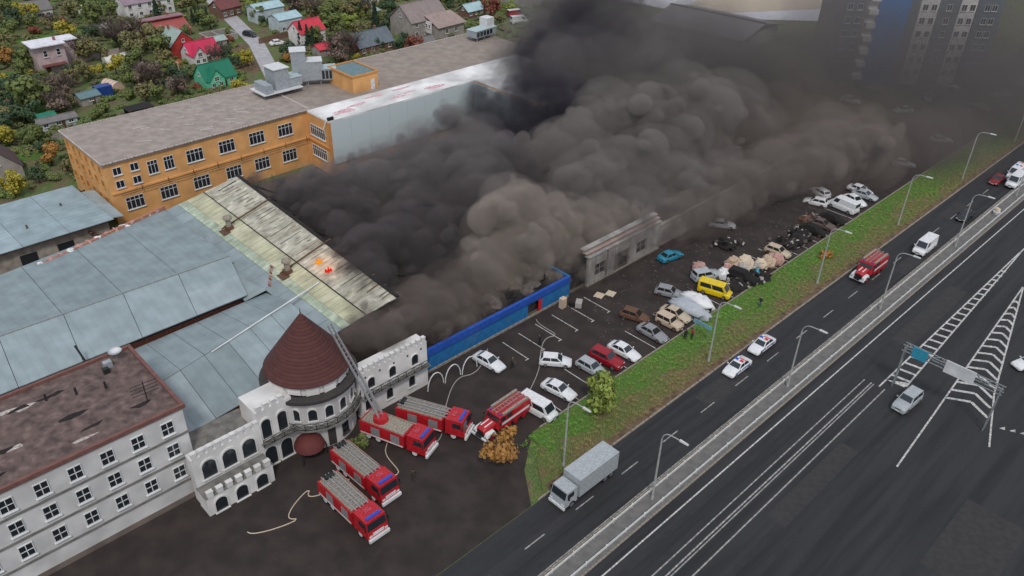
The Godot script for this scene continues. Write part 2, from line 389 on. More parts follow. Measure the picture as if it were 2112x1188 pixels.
func ladder_fire_truck(label: String, x: float, z: float, turn: float, aerial := false) -> Node3D:
	var t := thing("fire_truck", label, "fire truck", V(x, .012, z), turn)
	var R: Material = mats.fire_red; var W: Material = mats.white_paint
	part("chassis", boxm(V(0, .8, -.2), V(1.0, .3, 8.4)), mats.dark_plastic, t)
	var c := MB.new()
	c.hexa([V(-1.22, .7, 1.9), V(1.22, .7, 1.9), V(1.22, .7, 4.3), V(-1.22, .7, 4.3), V(-1.14, 2.7, 1.9), V(1.14, 2.7, 1.9), V(1.12, 2.7, 4.0), V(-1.12, 2.7, 4.0)])
	var cab := part("cab", c.done(), R, t)
	c = MB.new(); c.hexa([V(-1.1, 1.7, 4.14), V(1.1, 1.7, 4.14), V(1.1, 1.7, 4.18), V(-1.1, 1.7, 4.18), V(-1.04, 2.56, 4.02), V(1.04, 2.56, 4.02), V(1.04, 2.56, 4.05), V(-1.04, 2.56, 4.05)])
	part("windshield", c.done(), mats.car_glass, cab)
	part("cab_roof", boxm(V(0, 2.74, 2.95), V(2.3, .1, 2.05)), R, t)
	part("roof_hatch", boxm(V(0, 2.82, 2.6), V(.8, .06, .6)), mats.fire_red_faded, t)
	part("light_bar", boxm(V(0, 2.88, 3.6), V(1.7, .16, .32)), mats.lens_blue, t)
	part("bumper", boxm(V(0, .6, 4.42), V(2.44, .36, .24)), W, t)
	part("grille", boxm(V(0, 1.15, 4.3), V(1.3, .4, .06)), W, t)
	for s in [-1, 1]:
		part("side_window", boxm(V(s * 1.19, 2.12, 3.3), V(.05, .62, 1.0), Basis(Vector3.BACK, s * .04)), mats.car_glass, cab)
		part("headlight", boxm(V(s * .92, 1.05, 4.32), V(.36, .2, .08)), mats.lamp_glass, t)
		part("mirror", boxm(V(s * 1.36, 2.1, 4.1), V(.14, .42, .08)), mats.dark_plastic, t)
		for i in 4:
			part("roller_shutter", boxm(V(s * 1.236, 1.55, -3.5 + i * 1.3), V(.03, 1.1, 1.15)), mats.shutter_grey if i % 2 else R, t)
		part("body_stripe", boxm(V(s * 1.24, .84, -1.4), V(.02, .18, 5.6)), W, t)
		part("roof_rail", boxm(V(s * 1.05, 2.48, -1.4), V(.06, .16, 5.2)), mats.dusty_grey, t)
	part("body", boxm(V(0, 1.5, -1.4), V(2.44, 1.7, 5.9)), R, t)
	part("body_deck", boxm(V(0, 2.38, -1.4), V(2.1, .06, 5.5)), mats.dusty_grey, t)
	if not aerial:
		for j in 2:
			var xo := -.45 + j * .9
			for s in [-1, 1]: part("ladder_rail", boxm(V(xo + s * .27, 2.62, -1.2), V(.08, .14, 6.2)), mats.shutter_grey, t)
			for i in 12: part("ladder_rung", boxm(V(xo, 2.6, -4.0 + i * .5), V(.5, .05, .06)), mats.shutter_grey, t)
		part("hose_reel", cylm(V(-.5, 2.6, -3.9), V(.5, 2.6, -3.9), .26), mats.dark_plastic, t)
	else:
		part("turntable", cylm(V(0, 2.4, -2.2), V(0, 2.95, -2.2), .9, .8, 16), mats.fire_red, t)
	wheels(t, [2.9, -1.9, -3.2], 1.2, .52, .34, mats.white_paint)
	return t
# ---------------------------------------------------------------- buildings
func house(called: String, label: String, x: float, z: float, turn: float, L: float, W: float, hw: float, hr: float, wall: Material, roof: Material, o := {}) -> Node3D:   # ridge along local x
	var t := thing(called, label, o.get("cat", "house"), V(x, 0, z), turn, o.get("group", "")); t.scale = Vector3.ONE * float(o.get("s", .8))
	var k := MB.new(); var oh: float = o.get("over", .35)
	k.box(V(0, hw / 2, 0), V(L, hw, W))
	for s in [-1, 1]:      # gables
		k.hexa([V(s * L / 2 - s * .25, hw, -W / 2), V(s * L / 2, hw, -W / 2), V(s * L / 2, hw, W / 2), V(s * L / 2 - s * .25, hw, W / 2), V(s * L / 2 - s * .25, hw + hr - .02, -.02), V(s * L / 2, hw + hr - .02, -.02), V(s * L / 2, hw + hr - .02, .02), V(s * L / 2 - s * .25, hw + hr - .02, .02)])
	part("wall", k.done(), wall, t)
	if o.has("gable"):
		for s in [-1, 1]:
			k = MB.new(); k.hexa([V(s * L / 2, hw + .05, -W / 2 + .1), V(s * (L / 2 + .06), hw + .05, -W / 2 + .1), V(s * (L / 2 + .06), hw + .05, W / 2 - .1), V(s * L / 2, hw + .05, W / 2 - .1), V(s * L / 2, hw + hr - .1, -.02), V(s * (L / 2 + .06), hw + hr - .1, -.02), V(s * (L / 2 + .06), hw + hr - .1, .02), V(s * L / 2, hw + hr - .1, .02)])
			part("gable_cladding", k.done(), o.gable, t)
	var slope := hr / (W / 2)
	for s in [-1, 1]:
		k = MB.new(); var e := W / 2 + oh; var ye := hw - oh * slope + .14; var yr := hw + hr + .14
		k.slab(V(-L / 2 - oh, ye, s * e), V(L / 2 + oh, ye, s * e), V(L / 2 + oh, yr, 0), V(-L / 2 - oh, yr, 0), .13)
		part("roof", k.done(), roof, t)
	part("ridge_cap", boxm(V(0, hw + hr + .17, 0), V(L + 2 * oh, .1, .3)), roof, t)
	if o.get("chimney", true):
		part("chimney", boxm(V(L * .22, hw + hr + .3, -W * .12), V(.6, 1.3, .6)), mats.brick, t)
	var nw: int = o.get("win", 3)
	for i in nw:
		for s in [-1, 1]:
			for f in o.get("floors", 1):
				window(t, V((i + .5) * L / nw - L / 2, 1.5 + f * 2.7, s * W / 2), V(s, 0, 0), V(0, 0, s), minf(1.2, L / nw * .6), 1.25 if hw > 2.6 else .9, 2, 1, mats.white_paint, mats.window_dark)
	if o.get("gwin", true):
		for s in [-1, 1]: window(t, V(s * (L / 2 + (.06 if o.has("gable") else 0.0)), hw + hr * .3, 0), V(0, 0, -s), V(s, 0, 0), 1.0, 1.0, 2, 1, mats.white_paint, mats.window_dark)
	part("door", boxm(V(L * .12, 1.0, W / 2 + .03), V(.95, 2.0, .08)), mats.door_brown, t)
	return t
func cross_gable(t: Node3D, x: float, hw: float, W: float, w: float, hr: float, len_: float, wall: Material, roof: Material):   # a gable facing +z in front of a house
	var k := MB.new(); var z1 := W / 2 + len_
	k.box(V(x, hw / 2, (W / 2 + z1) / 2), V(w, hw, len_))
	k.hexa([V(x - w / 2, hw, z1 - .2), V(x + w / 2, hw, z1 - .2), V(x + w / 2, hw, z1), V(x - w / 2, hw, z1), V(x - .02, hw + hr, z1 - .2), V(x + .02, hw + hr, z1 - .2), V(x + .02, hw + hr, z1), V(x - .02, hw + hr, z1)])
	part("gable_wall", k.done(), wall, t)
	for s in [-1, 1]:
		k = MB.new(); k.slab(V(x + s * (w / 2 + .3), hw - .15, z1 + .35), V(x + s * (w / 2 + .3), hw - .15, 0), V(x, hw + hr + .15, 0), V(x, hw + hr + .15, z1 + .35), .12)
		part("roof", k.done(), roof, t)
	window(t, V(x, hw + hr * .1, z1), Vector3.RIGHT, Vector3.BACK, 1.4, 1.2, 2, 2, mats.white_paint, mats.window_dark)
	for s in [-1, 1]: window(t, V(x + s * w * .24, 1.5, z1), Vector3.RIGHT, Vector3.BACK, 1.1, 1.2, 2, 1, mats.white_paint, mats.window_dark)
func greenhouse(label: String, x: float, z: float, turn: float, L: float, W: float, m: Material):
	var t := thing("greenhouse", label, "greenhouse", V(x, 0, z), turn)
	var k := MB.new(); var n := 10
	k.smooth()
	for i in n:
		var a := PI * i / n; var b := PI * (i + 1) / n
		k.quad(V(-L / 2, sin(a) * W * .55, cos(a) * W / 2), V(L / 2, sin(a) * W * .55, cos(a) * W / 2), V(L / 2, sin(b) * W * .55, cos(b) * W / 2), V(-L / 2, sin(b) * W * .55, cos(b) * W / 2), V(0, sin(a + .15), cos(a + .15)))
	k.smooth(false)
	for s in [-1, 1]:
		for i in n: k.tri(V(s * L / 2, 0, 0), V(s * L / 2, sin(PI * i / n) * W * .55, cos(PI * i / n) * W / 2), V(s * L / 2, sin(PI * (i + 1) / n) * W * .55, cos(PI * (i + 1) / n) * W / 2), V(s, 0, 0))
	part("cover", k.done(), m, t)
	for j in 5:
		var pts := []
		for i in n + 1: pts.append(V(-L / 2 + j * L / 4, sin(PI * i / n) * W * .56, cos(PI * i / n) * W * .51))
		var q := MB.new(); q.tube(pts, .035, 4); part("hoop", q.done(), mats.galvanised, t)
	part("door", boxm(V(0, .9, 0) + V(L / 2 + .03, 0, 0), V(.05, 1.7, .8)), mats.galvanised, t)
func vent_cowl(label: String, x: float, y: float, z: float):
	var t := thing("vent_cowl", label, "roof vent", V(x, y, z))
	part("curb", boxm(V(0, -.1, 0), V(1.0, .9, 1.0)), mats.rust, t)
	part("duct", cylm(V(0, .3, 0), V(0, 1.3, 0), .38, -1, 14), mats.dusty_grey, t)
	var k := MB.new(); k.lathe(V(0, 1.3, 0), [Vector2(.4, 0), Vector2(.66, .25), Vector2(.62, .55), Vector2(.1, .85), Vector2(0, .87)], 14, true); part("hood", k.done(), mats.dusty_grey, t)
	part("base_plate", boxm(V(-.6, -.25, .2), V(1.6, .06, 1.5)), mats.rust, t)
func roof_unit(label: String, x: float, z: float, turn: float, kind: int):
	var t := thing("ventilation_unit", label, "ventilation unit", V(x, 10.6, z), turn)
	var G: Material = mats.unit_grey
	if kind == 0:      # tall cabinet over a long duct box on legs
		part("cabinet", boxm(V(-1.2, 3.1, 0), V(3.0, 3.9, 3.6)), G, t)
		part("cabinet_roof", boxm(V(-1.2, 5.12, 0), V(3.4, .14, 4.0)), mats.unit_white, t)
		part("intake_box", boxm(V(1.7, 2.0, 0), V(2.8, 1.6, 3.2)), G, t)
		part("intake_roof", boxm(V(1.7, 2.85, 0), V(3.0, .12, 3.4)), mats.unit_pale, t)
		for i in 3: part("louvre", boxm(V(.32, 3.4 + i * .5, 0), V(.06, .16, 2.8)), mats.dark_plastic, t)
		part("deck", boxm(V(-1.6, 1.05, 0), V(8.4, .16, 5.4)), mats.unit_white, t)
		part("side_box", boxm(V(-4.4, 1.95, .3), V(1.5, 1.5, 4.2)), G, t)
		for i in 4: part("side_grille", boxm(V(-3.62, 1.95, -1.4 + i * 1.05), V(.06, 1.1, .75)), mats.window_dark, t)
	elif kind == 1:    # tower with a dark opening and a stepped duct
		part("tower", boxm(V(-2.0, 4.0, 0), V(2.8, 5.8, 3.0)), G, t)
		part("tower_roof", boxm(V(-2.0, 6.95, 0), V(3.1, .14, 3.3)), mats.unit_white, t)
		part("opening", boxm(V(-.58, 5.9, 0), V(.06, 1.5, 2.4)), mats.window_dark, t)
		part("duct", boxm(V(.9, 3.0, 0), V(3.0, 3.6, 3.0)), G, t)
		part("duct_roof", boxm(V(.9, 4.85, 0), V(3.1, .12, 3.2)), mats.unit_white, t)
		part("lower_duct", boxm(V(3.6, 2.2, .1), V(2.6, 2.1, 3.0)), G, t)
		part("lower_roof", boxm(V(3.6, 3.3, .1), V(2.8, .12, 3.2)), mats.unit_pale, t)
		for i in 4: part("grille", boxm(V(2.4 + i * .7, 2.2, 1.63), V(.5, 1.6, .06)), mats.window_dark, t)
		part("end_box", boxm(V(5.7, 1.7, .1), V(1.6, 1.1, 2.4)), mats.unit_pale, t)
	else:
		part("housing", boxm(V(0, 1.7, 0), V(7.0, 1.5, 3.0)), G, t)
		part("housing_roof", boxm(V(0, 2.5, 0), V(7.2, .12, 3.2)), mats.unit_pale, t)
		part("cabinet", boxm(V(2.2, 3.2, -.4), V(2.4, 2.6, 2.4)), mats.unit_white, t)
		for i in 5: part("grille", boxm(V(-2.8 + i * 1.1, 1.7, 1.53), V(.8, 1.0, .06)), mats.window_dark, t)
		for i in 3: part("louvre", boxm(V(3.43, 2.9 + i * .5, -.4), V(.06, .18, 1.9)), mats.dark_plastic, t)
	for s in [-1, 1]:
		for i in 4: part("leg", boxm(V(-4.2 + i * 2.8 if kind == 0 else -3.0 + i * 2.4, .48, s * 1.3), V(.16, .96, .16)), mats.galvanised, t)
func crenels(parent: Node, a: Vector3, b: Vector3, n: int, m: Material):
	var d := (b - a) / n; var u := d.normalized()
	for i in n:
		var c := a + d * (i + .5)
		var k := MB.new(); var bs := Basis(u, Vector3.UP, u.cross(Vector3.UP))
		k.box(c + V(0, .32, 0), V(d.length() * .58, .64, .42), bs)
		k.box(c + V(0, .68, 0), V(d.length() * .66, .08, .5), bs)
		part("merlon", k.done(), m, parent)
func railing(parent: Node, pts: Array, h := .95):
	for i in pts.size() - 1:
		var a: Vector3 = pts[i]; var b: Vector3 = pts[i + 1]
		var k := MB.new(); k.bar(a + V(0, h, 0), b + V(0, h, 0), .06); k.bar(a + V(0, .12, 0), b + V(0, .12, 0), .05)
		k.bar(a, a + V(0, h, 0), .06)
		k.bar(a + V(0, .12, 0), b + V(0, h, 0), .035); k.bar(a + V(0, h, 0), b + V(0, .12, 0), .035)
		part("railing", k.done(), mats.iron, parent)
func lamp_post(label: String, x: float, z: float, dir: float, group: String):
	var t := thing("street_lamp", label, "street lamp", V(x, 0.0, z), 0.0, group)
	part("footing", cylm(V(0, -.1, 0), V(0, .5, 0), .2, .17, 10), mats.lamp_grey, t)
	part("pole", cylm(V(0, .4, 0), V(0, 8.6, 0), .125, .085, 10), mats.lamp_grey, t)
	var pts := []
	for i in 7:
		var a := PI / 2 * i / 6.0
		pts.append(V(0, 8.6 + sin(a) * 1.15, dir * (1 - cos(a)) * 1.0))
	pts.append(V(0, 9.86, dir * 2.1))
	var k := MB.new(); k.tube(pts, .065, 7); part("arm", k.done(), mats.lamp_grey, t)
	k = MB.new(); k.hexa([V(-.14, 9.8, dir * 2.0), V(.14, 9.8, dir * 2.0), V(.11, 9.86, dir * 3.0), V(-.11, 9.86, dir * 3.0), V(-.09, 9.98, dir * 2.0), V(.09, 9.98, dir * 2.0), V(.07, 9.97, dir * 3.0), V(-.07, 9.97, dir * 3.0)])
	part("lamp_head", k.done(), mats.lamp_head, t)
# ---------------------------------------------------------------- trees
var crowns := {}
func crown_mesh(kind: String, v: int) -> ArrayMesh:      # unit tree: one metre high, leaf clumps as bent quads through a lumpy volume
	var key := kind + str(v)
	if crowns.has(key): return crowns[key]
	var rng := RandomNumberGenerator.new(); rng.seed = hash(key)
	var st := SurfaceTool.new(); st.begin(Mesh.PRIMITIVE_TRIANGLES); st.set_smooth_group(-1)
	var lobes := []
	if kind == "round":
		for i in 11: lobes.append([V(rng.randf_range(-.3, .3), rng.randf_range(.34, .8), rng.randf_range(-.3, .3)), rng.randf_range(.1, .24)])
	elif kind == "tall":
		for i in 9: lobes.append([V(rng.randf_range(-.13, .13), .25 + .075 * i, rng.randf_range(-.13, .13)), rng.randf_range(.1, .17)])
	elif kind == "bush":
		for i in 8: lobes.append([V(rng.randf_range(-.5, .5), rng.randf_range(.25, .62), rng.randf_range(-.5, .5)), rng.randf_range(.2, .36)])
	var n := 950 if kind != "cone" else 700
	for i in n:
		var p: Vector3; var sh := rng.randf_range(.78, 1.16); var sz := rng.randf_range(.03, .056)
		var d := V(rng.randfn(), rng.randfn(), rng.randfn()).normalized()
		if kind == "cone":
			var y := pow(rng.randf(), .8); var a := rng.randf() * TAU
			var r := (1 - y) * .26 * (.75 + .25 * sin(y * 40.0)) * sqrt(rng.randf_range(.4, 1))
			p = V(cos(a) * r, .06 + y * .92, sin(a) * r); d = V(cos(a), -.3, sin(a)).normalized()
		else:
			var l: Array = lobes[rng.randi() % lobes.size()]
			p = l[0] + d * l[1] * pow(rng.randf(), .3)
			if kind == "bush": sz *= 1.7
		var c := Color(sh, sh * rng.randf_range(.92, 1.06), sh * rng.randf_range(.8, 1.1))
		var u := d.cross(V(rng.randfn(), rng.randfn(), rng.randfn())).normalized(); var w := (d + .5 * V(rng.randfn(), rng.randfn(), rng.randfn())).normalized().cross(u)
		st.set_color(c)
		for q in [[-1, 0, 1, 0, 0, 1.2], [1, 0, -1, 0, .2, -1.0]]:
			for e in [0, 2, 4]: st.add_vertex(p + u * q[e] * sz + w * q[e + 1] * sz + d * sz * .25 * rng.randf())
	st.generate_normals()
	crowns[key] = st.commit(); return crowns[key]
func twig_mesh(v: int) -> ArrayMesh:       # leafless crown: fine branches
	var key := "twig%d" % v
	if crowns.has(key): return crowns[key]
	var rng := RandomNumberGenerator.new(); rng.seed = 77 + v
	var k := MB.new()
	for i in 15:
		var a := rng.randf() * TAU; var e := rng.randf_range(.12, .36); var h := rng.randf_range(.55, 1.0)
		var p0 := V(0, rng.randf_range(.15, .4), 0); var p1 := V(cos(a) * e * .6, lerpf(p0.y, h, .6), sin(a) * e * .6); var p2 := V(cos(a + .3) * e, h, sin(a + .3) * e)
		k.bar(p0, p1, .016); k.bar(p1, p2, .011)
		for j in 9:
			var s := p0.lerp(p1, rng.randf_range(.3, 1)) if j % 2 else p1.lerp(p2, rng.randf())
			var q := s + V(rng.randfn() * .09, absf(rng.randfn()) * .1 + .02, rng.randfn() * .09)
			k.bar(s, q, .008)
			for m in 2: k.bar(s.lerp(q, .6), q + V(rng.randfn() * .05, rng.randf() * .07, rng.randfn() * .05), .006)
	crowns[key] = k.done(); return crowns[key]
var trunk_m: ArrayMesh
const LEAF := {"o": [116, 128, 76], "d": [76, 98, 72], "y": [176, 166, 70], "b": [134, 130, 90], "r": [148, 92, 78], "g": [178, 132, 74], "c": [62, 86, 68], "p": [134, 118, 110], "l": [146, 162, 80]}
func tree(x: float, z: float, h: float, w: float, kind: String, label: String, group: String, i: int):
	var word: String = {"c": "conifer_tree", "p": "bare_tree"}.get(kind, "garden_bush" if h < 2.6 else "leafy_tree")
	var t := thing(word, label, "tree" if h >= 2.6 else "bush", V(x, 0, z), i * 2.4, group)
	if trunk_m == null:
		var k := MB.new(); k.cyl(V(0, 0, 0), V(.02, .4, 0), .035, .022, 7); k.cyl(V(.02, .4, 0), V(.1, .75, .05), .02, .01, 5); k.cyl(V(.02, .38, 0), V(-.12, .7, -.04), .018, .008, 5); k.cyl(V(0, .3, 0), V(.03, .65, -.14), .016, .008, 5)
		trunk_m = k.done()
	var tr := part("trunk", trunk_m, mats.bark, t); tr.scale = V(h * .9, h, h * .9)
	var m := mat("leaf_" + kind, LEAF[kind][0], LEAF[kind][1], LEAF[kind][2], .9, "")
	m.vertex_color_use_as_albedo = true; m.vertex_color_is_srgb = false; m.backlight_enabled = true; m.backlight = Color(.3, .32, .22)
	var mesh: ArrayMesh
	if kind == "p" or (kind == "b" and i % 3 == 0):
		var tw := part("branches", twig_mesh(i % 3), mats.twig, t); tw.scale = V(w / .7, h, w / .7)
		if i % 2: return
		mesh = crown_mesh("round", i % 4)
	elif kind == "c": mesh = crown_mesh("cone", i % 3)
	elif h < 2.6: mesh = crown_mesh("bush", i % 3)
	elif h > w * 1.5: mesh = crown_mesh("tall", i % 3)
	else: mesh = crown_mesh("round", i % 4)
	var cr := part("crown", mesh, m, t)
	var unit := .52 if kind == "c" else 1.6 if h < 2.6 else .5 if h > w * 1.5 else .95
	cr.scale = V(w / unit, h if h >= 2.6 else h * 1.15, w / unit)
func _ready():
	# ---- camera, sky, sun, exposure
	var cam := Camera3D.new(); cam.name = "camera"; add_child(cam)
	cam.fov = 39.05; cam.near = .5; cam.far = 4000.0
	cam.position = V(0, 65, 0)
	cam.basis = Basis(Vector3.UP, deg_to_rad(-44.6)) * Basis(Vector3.RIGHT, deg_to_rad(-32.98)) * Basis(Vector3.BACK, deg_to_rad(1.49))
	cam.current = true
	var we := WorldEnvironment.new(); we.name = "environment"; add_child(we)
	var e := Environment.new(); we.environment = e
	e.background_mode = Environment.BG_SKY; e.sky = Sky.new()
	var sm := ProceduralSkyMaterial.new(); e.sky.sky_material = sm
	sm.sky_top_color = Color(.76, .79, .84); sm.sky_horizon_color = Color(.70, .72, .75); sm.sky_curve = .2
	sm.ground_bottom_color = Color(.2, .2, .2); sm.ground_horizon_color = Color(.55, .56, .57)
	e.tonemap_mode = Environment.TONE_MAPPER_LINEAR
	e.tonemap_exposure = 1.0
	e.sdfgi_enabled = true; e.ssao_enabled = true; e.ssil_enabled = true
	
	e.volumetric_fog_enabled = true; e.volumetric_fog_density = 0.0; e.volumetric_fog_length = 400.0
	var sun := DirectionalLight3D.new(); sun.name = "sun"; add_child(sun)
	sun.light_energy = .5; sun.light_angular_distance = 10.0; sun.light_color = Color(1, .97, .93); sun.shadow_enabled = true
	sun.basis = Basis(Vector3.UP, deg_to_rad(-38)) * Basis(Vector3.RIGHT, deg_to_rad(-52))
	var rng := RandomNumberGenerator.new(); rng.seed = 2024
	materials()
	ground_and_roads(rng)
	orange_works(rng)
	sheds(rng)
	castle_front(rng)
	burnt_hall(rng)
	village(rng)
	far_buildings(rng)
	street_things(rng)
	vehicles(rng)
	lot_clutter(rng)
	people()
	garden_trees(rng)
	smoke()

func materials():
	mat("tyre", 26, 26, 28, .9, ""); mat("rim", 150, 152, 156, .4, "", 1, .6); mat("dark_plastic", 34, 35, 37, .6, ""); mat("soot", 30, 28, 28, .95, "blotch", .8)
	glass("car_glass", 40, 48, 56, .08); glass("window_dark", 38, 44, 50, .15); glass("lamp_glass", 215, 218, 220, .1)
	mat("tail_red", 150, 24, 24, .25, ""); mat("white_paint", 222, 224, 226, .45, "fine", .08); mat("lens_blue", 30, 80, 190, .2, ""); mat("lens_red", 200, 30, 36, .2, "")
	mat("stripe_blue", 50, 80, 170, .5, ""); mat("stripe_red", 196, 40, 50, .5, ""); mat("stripe_teal", 60, 150, 160, .5, "")
	mat("fire_red", 180, 34, 44, .4, "worn", .5); mat("fire_red_faded", 176, 62, 76, .6, "worn", .4); mat("dusty_grey", 150, 142, 130, .8, "worn", .5); mat("shutter_grey", 170, 172, 174, .4, "fine", .5, .4)
	mat("rust", 104, 76, 60, .9, "worn", .5); mat("galvanised", 150, 156, 158, .5, "fine", .5, .3); mat("iron", 44, 44, 46, .6, "")
	mat("brick", 150, 92, 74, .9, "worn", .3); mat("door_brown", 92, 66, 48, .7, "fine", .5)
	mat("orange_wall", 222, 168, 108, .9, "fine", .05); mat("orange_trim", 206, 146, 84, .9, "fine"); mat("roof_taupe", 158, 147, 140, .95, "fine", .09); mat("roof_beige", 150, 139, 131, .95, "fine", .07)
	mat("roof_white", 226, 226, 230, .8, "blotch", .03); mat("pale_panel", 204, 217, 221, .6, ""); mat("pink_stain", 214, 178, 184, .9, "worn", .2); mat("patch_pale", 182, 172, 166, .95, "worn", .3)
	mat("unit_grey", 158, 166, 172, .5, "fine", .3); mat("unit_white", 214, 216, 218, .5, "fine", .3); mat("unit_pale", 176, 194, 198, .5, "fine", .3); mat("teal_roof", 104, 130, 136, .6, "fine", .2)
	for i in 3:
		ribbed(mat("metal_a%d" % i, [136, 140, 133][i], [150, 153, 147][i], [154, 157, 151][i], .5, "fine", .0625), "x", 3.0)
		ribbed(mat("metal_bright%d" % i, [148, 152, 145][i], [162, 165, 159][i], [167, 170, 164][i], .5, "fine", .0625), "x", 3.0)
		ribbed(mat("metal_z%d" % i, [172, 178, 166][i], [184, 188, 178][i], [164, 168, 158][i], .5, "worn", .0625), "z", 7.0)
		ribbed(mat("metal_yellow%d" % i, [188, 192, 184][i], [188, 190, 184][i], [158, 164, 154][i], .6, "blotch", .0625), "z", 7.0)
		ribbed(mat("metal_rusty%d" % i, [178, 188, 170][i], [175, 185, 166][i], [160, 170, 150][i], .7, "worn", .0625), "z", 9.0)
		ribbed(mat("metal_shed%d" % i, [150, 155, 146][i], [168, 172, 164][i], [175, 179, 171][i], .5, "fine", .0625), "z", 4.0)
	mat("shed_wall", 158, 152, 142, .9, "blotch", .12); mat("salmon_brick", 172, 118, 98, .9, "worn", .4); mat("brown_roof", 104, 88, 84, .95, "worn", .09); mat("brown_rim", 120, 84, 78, .9, "fine")
	mat("annex_white", 206, 206, 206, .85, "fine", .05); mat("castle_white", 216, 215, 214, .85, "fine", .05); mat("castle_dark", 62, 58, 58, .8, "fine"); mat("cone_red", 92, 55, 52, .85, "fine", .2); mat("cone_red_b", 87, 52, 50, .85, "fine", .2)
	mat("terrace", 120, 118, 114, .9, "blotch", .15); mat("ochre", 168, 112, 56, .9, "fine"); mat("awning", 96, 44, 42, .8, "fine")
	mat("blue_wall", 30, 106, 162, .7, "fine", .2); mat("blue_band", 32, 80, 170, .65, "fine", .2); mat("grey_wall", 150, 146, 142, .9, "blotch", .1); mat("charred", 38, 34, 34, .95, "worn", .12); mat("charred_wood", 30, 27, 26, .95, "fine"); mat("ash", 92, 84, 80, .95, "worn", .15)
	mat("lamp_grey", 168, 170, 168, .6, "fine"); mat("lamp_head", 206, 208, 208, .5, ""); mat("bark", 74, 64, 54, .95, "fine", .8); mat("twig", 96, 84, 78, .95, "")
	var am := mat("asphalt", 47, 47, 50, .85, "fine", .05); am.albedo_texture = noise_tex("tracks", 31, .012, 6, [[0.2, gr(.78)], [.5, gr(.92)], [.8, gr(1)]]); am.uv1_scale = V(.006, .05, .09); mat("asphalt_lot", 55, 47, 45, .95, "blotch", .06); mat("asphalt_old", 92, 90, 90, .9, "blotch", .06); mat("patch_asphalt", 56, 55, 56, .9, "fine", .2); mat("tyre_track", 42, 42, 44, .7, "fine", .1); mat("kerb", 140, 132, 122, .9, "worn", .3); mat("marking", 186, 184, 182, .8, "worn", .25); mat("marking_worn", 150, 148, 146, .8, "worn", .25)
	mat("median", 112, 110, 109, .95, "fine", .15); mat("rail", 214, 214, 212, .5, "fine", .4); mat("yard", 96, 86, 80, .95, "blotch", .06); mat("lane_village", 172, 170, 174, .9, "fine", .1); mat("soil", 104, 86, 66, .95, "worn", .1)
	for q in [["roof_lilac", 150, 130, 142], ["roof_brickred", 164, 84, 80], ["roof_lilacred", 150, 108, 116], ["roof_magenta", 198, 44, 84], ["roof_red", 204, 56, 74], ["roof_green", 24, 118, 92], ["roof_mint", 110, 206, 170], ["roof_darkred", 118, 66, 66], ["roof_paleblue", 170, 200, 208], ["roof_greygreen", 158, 178, 172], ["roof_slate", 104, 114, 124], ["roof_taupe_house", 146, 132, 130], ["roof_taupe_low", 160, 140, 134], ["roof_grey", 120, 116, 116], ["roof_darkbrown", 84, 58, 58], ["roof_snow", 228, 228, 236]]:
		mat(q[0], q[1], q[2], q[3], .55, "fine", .12)
	for q in [["wall_white", 222, 220, 220], ["wall_pink", 190, 170, 172], ["wall_grey", 160, 154, 150], ["wall_red", 172, 62, 54], ["wall_brown", 120, 92, 78], ["wall_paleblue", 186, 198, 204], ["wall_cream", 214, 204, 190]]:
		mat(q[0], q[1], q[2], q[3], .85, "fine", .1)
	mat("film", 226, 226, 222, .4, "fine", .4); mat("film_peach", 226, 196, 176, .5, "fine", .4); mat("container_blue", 34, 70, 140, .5, "fine", .4); mat("fence_green", 28, 62, 52, .7, "fine", .4); mat("tarp_grey", 176, 182, 190, .6, "fine", .6); mat("tarp_green", 70, 170, 130, .6, "fine", .6); mat("tarp_cyan", 52, 150, 178, .6, "fine", .6)
	mat("bag_beige", 190, 168, 146, .85, "fine", .7); mat("bag_cream", 206, 190, 168, .85, "fine", .7); mat("bag_pink", 186, 148, 140, .85, "fine", .7); mat("bag_grey", 168, 164, 158, .85, "fine", .7); mat("skin", 200, 160, 136, .7, "")
	var pm := mat("person", 255, 255, 255, .85, ""); pm.vertex_color_use_as_albedo = true; pm.vertex_color_is_srgb = false
	for q in [["paint_white", 224, 226, 228], ["paint_silver", 168, 174, 178], ["paint_beige", 196, 176, 156], ["paint_sand", 188, 174, 152], ["paint_yellow", 226, 196, 20], ["paint_red", 150, 24, 40], ["paint_dark", 42, 44, 48], ["paint_burntgrey", 140, 142, 146], ["paint_cyan", 46, 132, 160], ["paint_scorched", 96, 82, 76], ["paint_maroon", 120, 30, 36]]:
		mat(q[0], q[1], q[2], q[3], .32 if not q[0] in ["paint_burntgrey", "paint_scorched"] else .8, "fine", .5)

func stripe(parent: Node, called: String, a: Vector2, b: Vector2, w: float, y: float, m: Material):
	var d := (b - a).normalized().orthogonal() * w / 2
	part(called, sheetm(PackedVector2Array([a - d, b - d, b + d, a + d]), y), m, parent)

